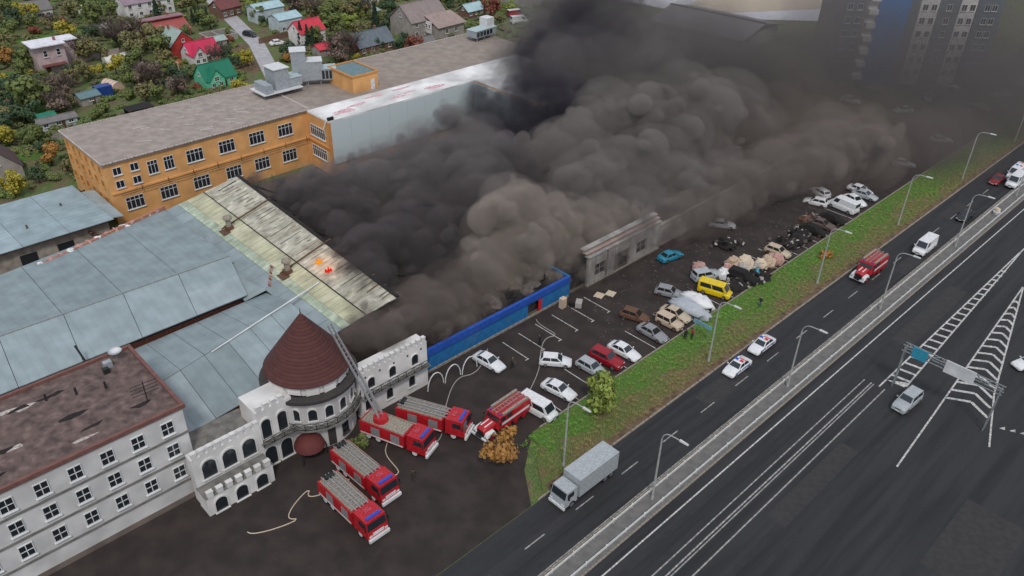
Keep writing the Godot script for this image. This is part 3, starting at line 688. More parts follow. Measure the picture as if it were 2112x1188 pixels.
func ground_and_roads(rng: RandomNumberGenerator):
	var gm := StandardMaterial3D.new(); gm.resource_name = "earth"; gm.roughness = 1.0
	gm.albedo_texture = noise_tex("earth", 21, .012, 6, [[0.2, Color8(126, 112, 88)], [.42, Color8(132, 128, 88)], [.52, Color8(116, 136, 76)], [.68, Color8(104, 128, 70)], [.85, Color8(138, 152, 90)]], FastNoiseLite.TYPE_SIMPLEX_SMOOTH, 1024)
	gm.uv1_triplanar = true; gm.uv1_world_triplanar = true; gm.uv1_scale = Vector3.ONE * .016
	gm.detail_enabled = true; gm.detail_blend_mode = BaseMaterial3D.BLEND_MODE_MUL; gm.detail_albedo = noise_tex("grit", 22, .06, 4, [[0.0, gr(.62)], [1.0, gr(1)]]); gm.detail_uv_layer = BaseMaterial3D.DETAIL_UV_2; gm.uv2_triplanar = true; gm.uv2_world_triplanar = true; gm.uv2_scale = Vector3.ONE * .11
	struct("ground", sheetm(rect(-900, -1500, 1500, 900), 0.0), gm)
	var lawn_m: StandardMaterial3D = gm.duplicate(); lawn_m.resource_name = "lawn"
	lawn_m.albedo_texture = noise_tex("lawn", 23, .02, 5, [[0.15, Color8(118, 112, 66)], [.4, Color8(104, 128, 56)], [.6, Color8(90, 136, 48)], [.9, Color8(126, 150, 66)]])
	for q in [[44, -190, 9, 7], [36, -168, 10, 5], [98, -240, 6, 8], [120, -258, 10, 6], [62, -246, 9, 6], [40, -215, 8, 9], [102, -212, 4, 8], [134, -212, 7, 5], [182, -186, 9, 6], [30, -185, 8, 8], [60, -160, 12, 4]]:
		var p := PackedVector2Array()
		for i in 12:
			var a := TAU * i / 12; var r := rng.randf_range(.75, 1.2)
			p.append(Vector2(q[0] + cos(a) * q[2] * r, q[1] + sin(a) * q[3] * r))
		struct("lawn", sheetm(p, .006), lawn_m)
	struct("yard", sheetm(rect(-60, -126.5, 150, -64), .004), mats.yard)
	# parking lot with bay lines
	var lot := struct("parking_lot", sheetm(rect(-60, -64.6, 300, -47.7), .008), mats.asphalt_lot)
	var bays := [60.2, 63.2, 66.4, 69.7, 73.0, 76.4]
	for x in bays: part("bay_line", sheetm(rect(x - .06, -62.6, x + .06, -57.8), .013), mats.marking, lot)
	for x in bays: part("bay_line", sheetm(rect(x - .5, -57.8, x + .12, -57.66), .013), mats.marking, lot)
	for i in 26: part("bay_line", sheetm(rect(56.0 + i * 3.05, -53.2, 56.12 + i * 3.05, -47.9), .013), mats.marking, lot)
	struct("forecourt", sheetm(poly([-60, -47.7, 51, -47.7, 46, -44, 43, -39.9, -60, -39.9]), .008), mats.asphalt_lot)
	# grass verge with its kerbs
	var vg: StandardMaterial3D = lawn_m.duplicate(); vg.resource_name = "verge_grass"
	vg.albedo_texture = noise_tex("verge", 25, .016, 5, [[0.2, Color8(136, 120, 84)], [.45, Color8(124, 124, 76)], [.6, Color8(114, 130, 68)], [.9, Color8(122, 132, 76)]])
	vg.uv1_scale = V(.02, .05, .05)
	var vp := MB.new(); vp.prism(poly([52, -47.5, 300, -47.5, 300, -40.05, 45, -40.05, 47.5, -43.5]), .0, .14)
	var verge := struct("verge", vp.done(), vg)
	var tp := PackedVector2Array()
	for i in 90: tp.append(Vector2(50 + i * 2.2, -47.45))
	for i in 90: tp.append(Vector2(245.8 - i * 2.2, -43.9 + rng.randf_range(-.7, 1.0) + sin(i * .5) * .5))
	var tm: StandardMaterial3D = vg.duplicate(); tm.resource_name = "green_turf"
	tm.albedo_texture = noise_tex("turf", 27, .02, 5, [[0.2, Color8(112, 130, 66)], [.5, Color8(100, 138, 56)], [.8, Color8(92, 138, 50)]])
	part("green_turf", sheetm(tp, .145), tm, verge)
	part("bare_soil_edge", sheetm(rect(46, -40.9, 300, -40.06), .149), mats.soil, verge)
	for k in 2:
		for i in 84:
			part("kerb_stone", boxm(V(53.5 + i * 3.0 - k * 8.0, .085, -47.6 if k == 0 else -39.95), V(2.96, .18, .2)), mats.kerb, verge)
	# carriageways
	var road := struct("road", sheetm(rect(-300, -39.85, 620, -33.1), .008), mats.asphalt)
	for i in 40: stripe(road, "lane_dash", Vector2(-60 + i * 7.4 + 2.4, -36.4), Vector2(-60 + i * 7.4 + 5.2, -36.4), .14, .013, mats.marking_worn)
	stripe(road, "edge_line", Vector2(-200, -33.3), Vector2(500, -33.3), .14, .013, mats.marking_worn)
	var med := struct("median_strip", boxm(V(150, .03, -31.75), V(900, .1, 2.7)), mats.median)
	for z in [-33.02, -30.45]: part("edge_kerb", boxm(V(150, .07, z), V(900, .14, .2)), mats.kerb, med)
	var hw := struct("highway", sheetm(rect(-300, -30.35, 620, 60), .008), mats.asphalt)
	stripe(hw, "edge_line", Vector2(-200, -29.45), Vector2(500, -28.6), .16, .013, mats.marking)
	for q in [[-25.95, .14], [-25.05, .16], [-24.72, .14], [-23.3, .16]]: stripe(hw, "lane_line", Vector2(-120, q[0] + .2), Vector2(89, q[0]), q[1], .013, mats.marking_worn)
	# first hatched island
	var isl := part("hatched_island", sheetm(poly([91.0, -24.0, 92.5, -21.8, 91.2, -21.8]), .011), mats.marking, hw)
	stripe(isl, "border_line", Vector2(89, -24.05), Vector2(139, -24.0), .2, .014, mats.marking)
	stripe(isl, "border_line", Vector2(91.5, -21.7), Vector2(139, -23.9), .2, .014, mats.marking)
	stripe(isl, "border_line", Vector2(139, -23.95), Vector2(230, -23.7), .2, .014, mats.marking)
	for i in 21:
		var x := 92.5 + i * 1.9; var w := lerpf(2.25, .3, (x - 91.5) / 47.5)
		stripe(isl, "hatch_bar", Vector2(x, -23.98), Vector2(x + .35, -23.98 + w), .42, .0145, mats.marking)
	# second hatched island with chevron bars
	var is2 := part("chevron_island", sheetm(poly([127.4, -19.75, 128.2, -19.9, 127.4, -19.9]), .011), mats.marking, hw)
	stripe(is2, "border_line", Vector2(128.1, -19.95), Vector2(77, -16.3), .2, .014, mats.marking)
	stripe(is2, "border_line", Vector2(128.1, -19.9), Vector2(98.2, -13.5), .2, .014, mats.marking)
	stripe(is2, "border_line", Vector2(98.2, -13.5), Vector2(88, -10.4), .2, .014, mats.marking)
	for i in 15:
		var x := 122.5 - i * 2.1; var t := (128.1 - x)
		var za := -19.95 + t * .0714; var zb := -19.9 + t * .214; var zm := lerpf(za, zb, .5)
		stripe(is2, "chevron_bar", Vector2(x, za), Vector2(x + t * .03 + .5, zm), .4, .0145, mats.marking)
		stripe(is2, "chevron_bar", Vector2(x + t * .03 + .5, zm), Vector2(x, zb), .4, .0147, mats.marking)
	for i in 5: part("give_way_triangle", sheetm(poly([92.2 + i * .45, -10.8 + i * 1.0, 93.0 + i * .45, -10.4 + i * 1.0, 92.4 + i * .45, -10.2 + i * 1.0]), .013), mats.marking, hw)
	stripe(hw, "lane_line", Vector2(60, 1), Vector2(112, -6), .16, .013, mats.marking_worn)
	for q in [[70, -38.6, 9, 2.4], [118, -35.6, 14, 2.0], [142, -38.4, 8, 2.2], [24, -36, 11, 2.4]]: part("asphalt_patch", sheetm(rect(q[0], q[1], q[0] + q[2], q[1] + q[3]), .0105), mats.patch_asphalt, road)
	for q in [[60, -22.5, 16, 2.2], [100, -27.6, 20, 2.6], [66, -9, 12, 6], [118, -12, 18, 3.4], [44, -18, 9, 3]]: part("asphalt_patch", sheetm(rect(q[0], q[1], q[0] + q[2], q[1] + q[3]), .0105), mats.patch_asphalt, hw)
	for q in [[56, -21.0], [56, -19.3], [56, -28.2], [56, -26.6]]: stripe(hw, "tyre_track", Vector2(q[0] - 90, q[1] + .3), Vector2(q[0] + 110, q[1]), .55, .0095, mats.tyre_track)
	for q in [-38.7, -37.2, -35.5, -34.0]: stripe(road, "tyre_track", Vector2(-80, q), Vector2(240, q), .5, .0095, mats.tyre_track)
	# lane through the allotments
	var ln := struct("village_lane", sheetm(poly([132.5, -330, 137.5, -330, 117.6, -254, 104.8, -204, 95.6, -180, 86.6, -158, 82.4, -158, 91.2, -180, 100.4, -204, 113.0, -254]), .012), mats.lane_village)
	part("verge_path", sheetm(poly([92, -205, 100.6, -206, 92.2, -183, 87, -184]), .009), mats.soil, ln)

func orange_works(rng: RandomNumberGenerator):
	var t := thing("orange_building", "long orange three storey works with flat grey roof and pale panelled side", "building")
	for q in [[53.8, -136.8, 36.4, 17.8], [101.5, -136.8, 59, 17.76], [89.2, -124.3, 34.4, 7.4], [115.6, -114.5, 18.4, 27.2]]: part("wall", boxm(V(q[0], 5.2, q[1]), V(q[2], 10.4, q[3])), mats.orange_wall, t)
	part("roof", boxm(V(53.8, 10.55, -136.9), V(37.2, .3, 18.6)), mats.roof_taupe, t)
	part("roof", boxm(V(101.7, 10.54, -136.9), V(58.6, .28, 18.5)), mats.roof_beige, t)
	part("roof", boxm(V(89.3, 10.53, -124.0), V(34.6, .3, 7.2)), mats.roof_white, t)
	part("roof", boxm(V(115.9, 10.52, -114.3), V(18.6, .3, 26.6)), mats.roof_white, t)
	for q in [[53.8, -127.55, 37.2, .14], [53.8, -146.2, 37.2, .14]]: part("roof_edge", boxm(V(q[0], 10.76, q[1]), V(q[2], .16, q[3] + .06)), mats.patch_pale, t)
	part("roof_edge", boxm(V(35.26, 10.76, -136.9), V(.2, .16, 18.4)), mats.patch_pale, t)
	part("roof_joint", boxm(V(72.6, 10.74, -137), V(.5, .16, 18.2)), mats.patch_pale, t)
	part("roof_edge", boxm(V(101.9, 10.74, -146.15), V(58, .3, .3)), mats.patch_pale, t)
	for i in 8: part("wall_panel", boxm(V(74.4 + i * 4.29, 6.3, -120.46), V(4.25, 8.1, .2)), mats.pale_panel, t)
	for i in 5: part("wall_panel", boxm(V(108.3 + i * 3.68, 5.3, -100.85), V(3.64, 10.1, .2)), mats.pale_panel, t)
	part("wall_panel", boxm(V(124.85, 5.3, -114.4), V(.2, 10.1, 26.9)), mats.pale_panel, t)
	for i in 5: part("wall_panel", boxm(V(106.2, 6.3, -118.0 + i * 4.0), V(.2, 8.1, 3.96)), mats.pale_panel, t)
	part("corner_pilaster", boxm(V(72.1, 5.3, -120.6), V(.5, 10.2, .5)), mats.orange_trim, t)
	part("string_course", boxm(V(53.9, 5.4, -127.8), V(36.2, .28, .2)), mats.orange_wall, t)
	part("string_course", boxm(V(71.9, 5.4, -124.2), V(.3, .28, 7.2)), mats.orange_trim, t)
	part("gas_pipe", cylm(V(37, 4.9, -127.5), V(71.8, 4.9, -127.5), .05), mats.rust, t)
	for i in 8: part("gas_pipe", cylm(V(40.5 + i * 4.4, 4.85, -127.5), V(40.5 + i * 4.4, 5.9, -127.5), .05), mats.rust, t)
	var F: Material = mats.white_paint; var G: Material = mats.window_dark
	for x in [50.2, 56.0, 61.7, 67.4]: window(t, V(x, 8.1, -127.9), Vector3.RIGHT, Vector3.BACK, 2.9, 2.2, 4, 3, F, G)
	for x in [43.0, 45.7]: window(t, V(x, 8.1, -127.9), Vector3.RIGHT, Vector3.BACK, 1.7, 2.3, 3, 3, F, G)
	for x in [37.4, 40.15]:
		for y in [9.0, 6.75]: window(t, V(x, y, -127.9), Vector3.RIGHT, Vector3.BACK, 1.35, 1.3, 2, 1, F, G)
	for x in [39.0, 44.7, 50.5, 56.5, 62.0, 67.6]: window(t, V(x, 3.1, -127.9), Vector3.RIGHT, Vector3.BACK, 2.9, 2.2, 4, 3, F, G)
	for y in [7.5, 3.5]: window(t, V(72.0, y, -124.4), Vector3.FORWARD, Vector3.LEFT, 4.8, 2.1, 7, 3, F, G)
	for i in 6:
		for y in [9.0, 6.6, 3.6]: window(t, V(35.6, y, -144.2 + i * 2.8), Vector3.FORWARD, Vector3.LEFT, .95 if y > 6.5 else 1.1, 1.2, 2, 1, mats.orange_trim, G)
	for i in 34:      # tar patches and pale scuffs on the flat roof
		var p := PackedVector2Array(); var c := Vector2(rng.randf_range(44, 71), rng.randf_range(-144, -129.5)); var a0 := rng.randf() * .9 + (PI if i % 2 else 0.0)
		for j in 7:
			var a := TAU * j / 7; p.append(c + (Vector2(cos(a) * rng.randf_range(.5, 2.0), sin(a) * rng.randf_range(.12, .35))).rotated(a0))
		part("roof_patch", sheetm(p, 10.706 + i * .0007), mats.patch_pale, t)
	for i in 9:
		var p := PackedVector2Array(); var c := Vector2(rng.randf_range(76, 100), rng.randf_range(-126.5, -122))
		for j in 8:
			var a := TAU * j / 8; p.append(c + Vector2(cos(a) * rng.randf_range(1.2, 3.4), sin(a) * rng.randf_range(.2, .7)))
		part("roof_stain", sheetm(p, 10.684 + i * .0007), mats.pink_stain, t)
	part("ladder_arch", boxm(V(72.6, 11.0, -120.7), V(1.2, .5, .4)), mats.dark_plastic, t)
	var k2 := MB.new(); k2.tube([V(71.7, 7.6, -121.2), V(71.2, 9.2, -121.0), V(71.6, 10.4, -120.9), V(72.6, 11.2, -120.8)], .1, 6); part("vent_pipe", k2.done(), mats.unit_white, t)
	# stair head on the roof
	var pent := thing("stair_house", "small orange stair house with grey panel roof on the flat roof", "roof hut", V(86.4, 10.68, -133.4))
	part("wall", boxm(V(0, 1.55, 0), V(5.8, 3.1, 8.2)), mats.orange_wall, pent)
	for s in [[0, -4.1, 6.1, .3], [0, 4.1, 6.1, .3], [-2.95, 0, .3, 8.0], [2.95, 0, .3, 8.0]]: part("parapet", boxm(V(s[0], 3.25, s[1]), V(s[2], .34, s[3])), mats.orange_trim, pent)
	part("roof", boxm(V(0, 3.16, 0), V(5.5, .12, 7.8)), mats.teal_roof, pent)
	part("door", boxm(V(1.6, 1.0, 4.13), V(.9, 2.0, .08)), mats.unit_white, pent)
	roof_unit("grey ventilation cabinet with white deck at the left of the roof plant", 74.4, -139.2, 0.0, 0)
	roof_unit("tall grey ventilation tower with dark opening beside the orange stair house", 80.6, -139.6, -.5, 1)
	roof_unit("long pale grey ventilation unit alone at the far end of the roof", 127.4, -141.4, 0.1, 2)

func sheds(rng: RandomNumberGenerator):
	# low shed at the left with two dark openings
	var s0 := thing("metal_shed", "grey metal roofed shed with two dark garage openings left of the orange works", "shed")
	part("wall", boxm(V(4, 2.2, -128.6), V(57, 4.4, 13.0)), mats.shed_wall, s0)
	roof_sheets(s0, V(-25, 4.7, -121.3), V(33.2, 4.7, -121.0), V(32.4, 5.3, -135.7), V(-25, 5.3, -136.2), 9, [mats.metal_shed0, mats.metal_shed1, mats.metal_shed2], rng)
	part("eave_trim", boxm(V(4, 4.45, -121.7), V(58, .22, .2)), mats.galvanised, s0)
	for x in [20.7, 25.9, 12.5]: part("garage_opening", boxm(V(x, 1.5, -122.08), V(2.3, 2.8, .12)), mats.window_dark, s0)
	part("side_roof", boxm(V(34.2, 3.9, -129.0), V(2.0, .14, 12.0), Basis(Vector3.BACK, -.12)), mats.metal_shed1, s0)
	for i in 5: part("stair_tread", boxm(V(29.6 + i * .45, 3.4 - i * .45, -121.7), V(.5, .1, .8)), mats.rust, s0)
	part("stair_rail", barm(V(29.4, 4.2, -121.4), V(31.9, 1.9, -121.4), .09), mats.rust, s0)
	for i in 4: part("roof_stub", cylm(V(10.0 + i * 6.2, 5.0, -126 - i % 2 * 4), V(10.0 + i * 6.2, 5.5, -126 - i % 2 * 4), .14), mats.rust, s0)
	var tp := thing("green_tarpaulin_heap", "crumpled green tarpaulin heap at the shed wall", "tarpaulin", V(23.1, 0, -121.2))
	var k := MB.new(); k.blob(V(0, .5, 0), V(1.0, .8, .7), 4, .4, 12); k.blob(V(.8, .35, .2), V(.6, .5, .5), 5, .4, 10); part("cover", k.done(), mats.tarp_green, tp)
	var fe := thing("green_fence", "dark green sheet fence behind the metal shed", "fence")
	for i in 20: part("panel", boxm(V(-24 + i * 3.0, 1.5, -137.6 - .02 * i), V(2.94, 2.9, .06)), mats.fence_green, fe)
	for i in 21: part("post", boxm(V(-25.5 + i * 3.0, 1.55, -137.5 - .02 * i), V(.1, 3.1, .1)), mats.iron, fe)
	# big gabled shed
	var s1 := thing("gabled_shed", "wide shed with grey profiled metal gable roof below the orange works", "shed")
	k = MB.new(); k.hexa([V(-25, 0, -105.8), V(38, 0, -114.6), V(37.5, 0, -87.6), V(-25, 0, -87.6), V(-25, 5.6, -105.8), V(38, 5.6, -114.6), V(37.5, 5.6, -87.6), V(-25, 5.6, -87.6)])
	part("wall", k.done(), mats.salmon_brick, s1)
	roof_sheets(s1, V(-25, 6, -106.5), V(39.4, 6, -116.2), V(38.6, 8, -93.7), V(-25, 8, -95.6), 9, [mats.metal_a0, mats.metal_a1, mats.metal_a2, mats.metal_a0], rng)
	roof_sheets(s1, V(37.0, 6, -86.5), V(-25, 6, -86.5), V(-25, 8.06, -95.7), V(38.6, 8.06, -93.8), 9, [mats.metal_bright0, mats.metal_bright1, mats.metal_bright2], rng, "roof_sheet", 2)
	k = MB.new(); k.slab(V(36.6, 7.2, -93.9), V(39.5, 6.1, -94.5), V(39.5, 6.0, -86.0), V(36.4, 5.5, -86.2), .1); part("valley_sheet", k.done(), mats.metal_a1, s1)
	k = MB.new(); k.bar(V(-25, 8.12, -95.65), V(38.6, 8.12, -93.75), .3, .1); part("ridge_cap", k.done(), mats.galvanised, s1)
	part("fascia", boxm(V(6, 5.75, -86.75), V(61, .4, .12)), mats.charred, s1)
	k = MB.new(); k.hexa([V(8, 4.4, -108.9), V(39.5, 4.4, -116.9), V(39.5, 4.4, -116.4), V(8, 4.4, -108.4), V(8, 6.0, -108.9), V(39.5, 6.5, -116.9), V(39.5, 6.5, -116.4), V(8, 6.0, -108.4)])
	part("parapet", k.done(), mats.salmon_brick, s1)
	for i in 14:
		var b := MB.new(); b.blob(Z3, V(rng.randf_range(.3, .8), .25, rng.randf_range(.2, .5)), i, .5, 7)
		var r := part("rubble", b.done(), mats.bag_pink if i % 3 else mats.white_paint, s1); r.position = V(20 + i * 1.4, 6.2, -111.9 - i * .33); r.rotation.y = i
	part("pipe_stub", cylm(V(16.5, 6, -85.2), V(16.0, 8.6, -86.2), .12), mats.iron, s1)
	# burning roof: three bands of sheets between valley and ridge
	var s2 := thing("burning_roof_hall", "scorched metal roofed hall on fire with yellow and rusty roof sheets", "hall")
	part("wall", boxm(V(45.2, 2.8, -92.4), V(10.6, 5.6, 42.0)), mats.charred, s2)
	var P := func(x: float, z: float) -> Vector3: return V(x, 6.0 + (x - 39.4) * .275, z)
	roof_sheets(s2, P.call(39.4, -71.4), P.call(39.4, -116.0), P.call(41.2, -115.7), P.call(41.4, -71.3), 15, [mats.metal_a0, mats.metal_bright0, mats.metal_a1], rng)
	roof_sheets(s2, P.call(41.45, -71.3), P.call(41.25, -115.7), P.call(42.5, -115.3), P.call(42.5, -71.1), 30, [mats.metal_z0, mats.metal_z1, mats.metal_z2], rng)
	roof_sheets(s2, P.call(42.55, -71.1), P.call(42.55, -115.3), P.call(45.2, -114.8), P.call(44.6, -70.8), 30, [mats.metal_yellow0, mats.metal_yellow1, mats.metal_yellow2], rng)
	roof_sheets(s2, P.call(44.7, -70.8), P.call(45.3, -114.8), P.call(50.6, -113.6), P.call(48.8, -69.9), 44, [mats.metal_rusty0, mats.metal_rusty1, mats.metal_rusty2], rng)
	k = MB.new(); k.bar(P.call(50.7, -113.7) + V(0, .12, 0), P.call(48.9, -69.8) + V(0, .12, 0), .5, .14); part("ridge_cap", k.done(), mats.charred, s2)
	k = MB.new(); k.bar(P.call(45.2, -114.8) + V(0, .12, 0), P.call(44.65, -70.8) + V(0, .12, 0), .12, .06); part("purlin", k.done(), mats.charred, s2)
	for i in 44:
		var zz := -113.0 + i * .97 + rng.randf() * .4
		part("scorch_mark", barm(P.call(45.4 + rng.randf() * 3.0, zz) + V(0, .105, 0), P.call(48.6 + rng.randf() * 1.2, zz + rng.randf() * .3) + V(0, .105, 0), .03 + rng.randf() * rng.randf() * .2, .02), mats.soot if i % 3 == 0 else mats.rust if i % 3 == 1 else mats.dusty_grey, s2)
	for z in [-103.3, -87.0]:
		k = MB.new(); k.bar(P.call(42.2, z) + V(0, .16, 0), P.call(50.4, z) + V(0, .16, 0), .16, .12); part("roof_pipe", k.done(), mats.rust, s2)
	for i in 7: part("red_flag_marker", boxm(P.call(40.1 + i * .35, 0) + V(0, .2, -86.2 - i * .5), V(.14, .3, .5)), mats.bag_pink if i % 2 else mats.brick, s2)
	k = MB.new(); k.bar(V(27.5, 7.1, -76.9), V(44.4, 7.55, -80.8), .16, .1); part("white_pipe", k.done(), mats.white_paint, s2)
	vent_cowl("rusty round roof vent nearer the orange works, on the yellow sheets", 43.0, 7.2, -102.4)
	vent_cowl("grey round roof vent beside the flames on the yellow sheets", 43.0, 7.2, -86.3)
	# lower roof behind the castle front
	var s3 := thing("low_shed", "low grey metal roof between the gabled shed and the white castle front", "shed")
	part("wall", boxm(V(30.3, 2.2, -77), V(19, 4.4, 19.4)), mats.salmon_brick, s3)
	roof_sheets(s3, V(39.5, 5.4, -86.2), V(20.2, 5.0, -86.2), V(20.2, 6.9, -75.6), V(39.5, 7.2, -79.9), 6, [mats.metal_a0, mats.metal_a1, mats.metal_a2], rng)
	roof_sheets(s3, V(20.2, 4.9, -68.2), V(39.5, 5.4, -70.0), V(39.5, 7.2, -79.8), V(20.2, 6.9, -75.5), 6, [mats.metal_a2, mats.metal_a1, mats.metal_bright0], rng)
	# flames on the roof
	for q in [[46.6, -84.3, .42, 0], [46.4, -81.7, .36, 1]]:
		var f := thing("flame", ["small yellow flame breaking through the roof sheets", "small red flame below the yellow one on the roof"][q[3]], "flame", P.call(q[0], q[1]))
		var fm := StandardMaterial3D.new(); fm.resource_name = "flame"; fm.albedo_color = Color(.2, .05, .0); fm.emission_enabled = true; fm.emission = [Color(1, .62, .08), Color(.9, .1, .04)][q[3]]; fm.emission_energy_multiplier = .9
		for i in 4:
			k = MB.new(); k.lathe(V((i - 1.5) * .2, 0, (i % 2) * .25), [Vector2(.06, 0), Vector2(.2, .15), Vector2(.13, .4), Vector2(0, .6 + .15 * (i % 3))], 8, true); part("flame_tongue", k.done(), fm, f)
		var l := OmniLight3D.new(); l.name = "flame_light"; f.add_child(l); l.position = V(0, 1.6, 0); l.light_color = Color(1, .6, .25); l.light_energy = 1.2; l.light_size = .4; l.omni_range = 60; l.omni_attenuation = 2; l.shadow_enabled = true

func castle_front(rng: RandomNumberGenerator):
	var an := thing("white_annex", "white four storey block with flat brown roof at the left end of the castle front", "building")
	part("wall", boxm(V(-5.5, 5.5, -71.7), V(49.6, 11, 12.8)), mats.annex_white, an)
	part("side_wall", boxm(V(19.36, 5.4, -71.9), V(.12, 10.8, 12.2)), mats.ochre, an)
	part("roof", boxm(V(-5.5, 11.05, -71.7), V(49.8, .2, 13.0)), mats.brown_roof, an)
	for s in [[-5.5, -65.3, 50.2, .35], [-5.5, -78.1, 50.2, .35], [19.4, -71.7, .35, 12.5]]: part("roof_rim", boxm(V(s[0], 11.25, s[1]), V(s[2], .45, s[3])), mats.brown_rim, an)
	for y in [8.0, 5.0, 2.0]: part("string_course", boxm(V(-5.5, y, -65.24), V(49.8, .2, .14)), mats.terrace, an)
	for i in 9:
		for y in [9.4, 6.5, 3.5]: window(an, V(17.5 - i * 2.9, y, -65.3), Vector3.RIGHT, Vector3.BACK, 1.25, 1.6, 2, 2, mats.white_paint, mats.window_dark)
	for i in 3: part("roof_stub", cylm(V(10 + i * 2.5, 11.1, -75 + i), V(10 + i * 2.5, 12.0, -75 + i), .12), mats.iron, an)
	for i in 14:
		var p := PackedVector2Array(); var c := Vector2(rng.randf_range(2, 17), rng.randf_range(-76, -67))
		for j in 7: p.append(c + Vector2(cos(TAU * j / 7) * rng.randf_range(.5, 1.7), sin(TAU * j / 7) * rng.randf_range(.15, .5)))
		part("tar_patch", sheetm(p, 11.156 + i * .0007), mats.charred if i % 4 else mats.patch_pale, an)
	var sd := thing("roof_antenna_mast", "dark antenna rods with a cross bar on the annex roof near its front corner", "antenna", V(17.2, 11.15, -68.2))
	part("mast", cylm(Z3, V(0, 2.6, 0), .06), mats.iron, sd)
	for i in 4: part("cross_bar", barm(V(-1.3, 1.2 + i * .4, 0), V(1.3, 1.2 + i * .4, .2), .05), mats.iron, sd)
	var ac := thing("satellite_dish_group", "pale dish and two grey boxes on the annex roof by the shed eave", "roof equipment", V(17.6, 11.15, -76.6))
	var k := MB.new(); k.lathe(V(0, 1.1, 0), [Vector2(0, 0), Vector2(.4, .06), Vector2(.7, .22), Vector2(.68, .26), Vector2(0, .08)], 14, true); part("dish", k.done(), mats.white_paint, ac)
	part("stand", cylm(Z3, V(0, 1.1, 0), .07), mats.galvanised, ac)
	part("box", boxm(V(-1.1, .35, .3), V(.8, .7, .6)), mats.unit_grey, ac); part("box", boxm(V(-1.6, .3, 1.2), V(.6, .6, .5)), mats.dark_plastic, ac)
	# castle front
	var c := thing("castle_front", "white mock castle front with battlements, arched windows and a round tower", "building")
	var Wm: Material = mats.castle_white; var D: Material = mats.window_dark; var I: Material = mats.castle_dark
	for q in [[V(21.9, 3.1, -63.6), V(7.6, 6.2, 1.2)], [V(27.6, 3.9, -65.0), V(4.2, 7.8, 3.6)], [V(42.6, 3.3, -63.5), V(9.8, 6.6, 2.0)]]: part("wall", boxm(q[0], q[1]), Wm, c)
	part("terrace_roof", boxm(V(22.6, 5.0, -66.2), V(6.4, .2, 4.2)), mats.terrace, c)
	part("lower_bay", boxm(V(21.7, 1.2, -62.0), V(7.4, 2.4, 2.0)), Wm, c)
	part("terrace_floor", boxm(V(21.7, 2.45, -62.0), V(7.5, .1, 2.1)), mats.terrace, c)
	crenels(c, V(18.1, 6.2, -63.2), V(25.7, 6.2, -63.2), 9, Wm); crenels(c, V(18.0, 2.48, -61.1), V(25.4, 2.48, -61.1), 7, Wm)
	crenels(c, V(25.5, 7.8, -63.4), V(29.0, 7.8, -63.4), 4, Wm); crenels(c, V(37.6, 6.6, -62.7), V(47.5, 6.6, -62.7), 13, Wm)
	for x in [19.7, 21.9, 24.1]: arch(c, V(x, 3.1, -63.0), Vector3.RIGHT, Vector3.BACK, 1.5, 2.3, Wm, D)
	for x in [19.4, 21.7, 24.0]: arch(c, V(x, .1, -61.0), Vector3.RIGHT, Vector3.BACK, 1.3, 1.8, Wm, D)
	for x in [26.4, 28.3]:
		arch(c, V(x, 4.0, -63.2), Vector3.RIGHT, Vector3.BACK, 1.1, 2.6, Wm, D); arch(c, V(x, .1, -63.2), Vector3.RIGHT, Vector3.BACK, 1.4, 2.6, Wm, D)
	for x in [39.3, 42.3, 45.6]:
		arch(c, V(x, 4.1, -62.5), Vector3.RIGHT, Vector3.BACK, 1.0, 1.5, Wm, D); arch(c, V(x - .6, 1.1, -62.5), Vector3.RIGHT, Vector3.BACK, .95, 1.6, Wm, D)
	part("balcony_floor", boxm(V(42.6, 3.3, -62.2), V(9.8, .16, .8)), mats.terrace, c); part("balcony_floor", boxm(V(27.4, 3.6, -62.8), V(3.8, .16, .9)), mats.terrace, c)
	var rl := []
	for i in 9: rl.append(V(37.9 + i * 1.18, 3.38, -61.85))
	railing(c, rl)
	railing(c, [V(25.5, 3.68, -62.4), V(26.7, 3.68, -62.4), V(27.9, 3.68, -62.4), V(29.2, 3.68, -62.3)])
	for i in 5: part("loophole", boxm(V(38.6 + i * 2.0, 5.9, -62.48), V(.2, .2, .1)), I, c)
	# round tower
	var o := V(33.6, 0, -66.0)
	k = MB.new(); k.lathe(o, [Vector2(4.7, 0), Vector2(4.7, 6.4), Vector2(5.15, 7.0), Vector2(5.15, 7.35), Vector2(4.6, 7.4)], 40, true); part("tower_wall", k.done(), Wm, c)
	k = MB.new(); k.lathe(o, [Vector2(5.2, 6.9), Vector2(5.4, 7.0), Vector2(5.4, 7.4), Vector2(4.4, 7.46)], 40); part("tower_ledge", k.done(), I, c)
	k = MB.new(); k.lathe(o, [Vector2(4.2, 7.4), Vector2(4.2, 9.0)], 14); part("tower_drum", k.done(), Wm, c)
	for i in 14:
		var a := TAU * (i + .5) / 14
		part("merlon", boxm(o + V(cos(a) * 4.26, 8.1 + .12 * (i % 3), sin(a) * 4.26), V(.25, 1.4, 1.4), Basis(Vector3.UP, -a)), Wm, c)
	for i in 20:       # shingled courses of the cone
		var r0 := lerpf(4.75, .04, i / 20.0); var r1 := lerpf(4.75, .04, (i + 1) / 20.0)
		k = MB.new(); k.lathe(o, [Vector2(r0 + .03, 8.8 + i * .325), Vector2(r0 + .04, 8.84 + i * .325), Vector2(r1, 9.13 + i * .325)], 40, true); part("roof_course", k.done(), mats.cone_red if i % 2 else mats.cone_red_b, c)
	part("finial", cylm(o + V(0, 15.2, 0), o + V(0, 16.0, 0), .07, .02), mats.iron, c)
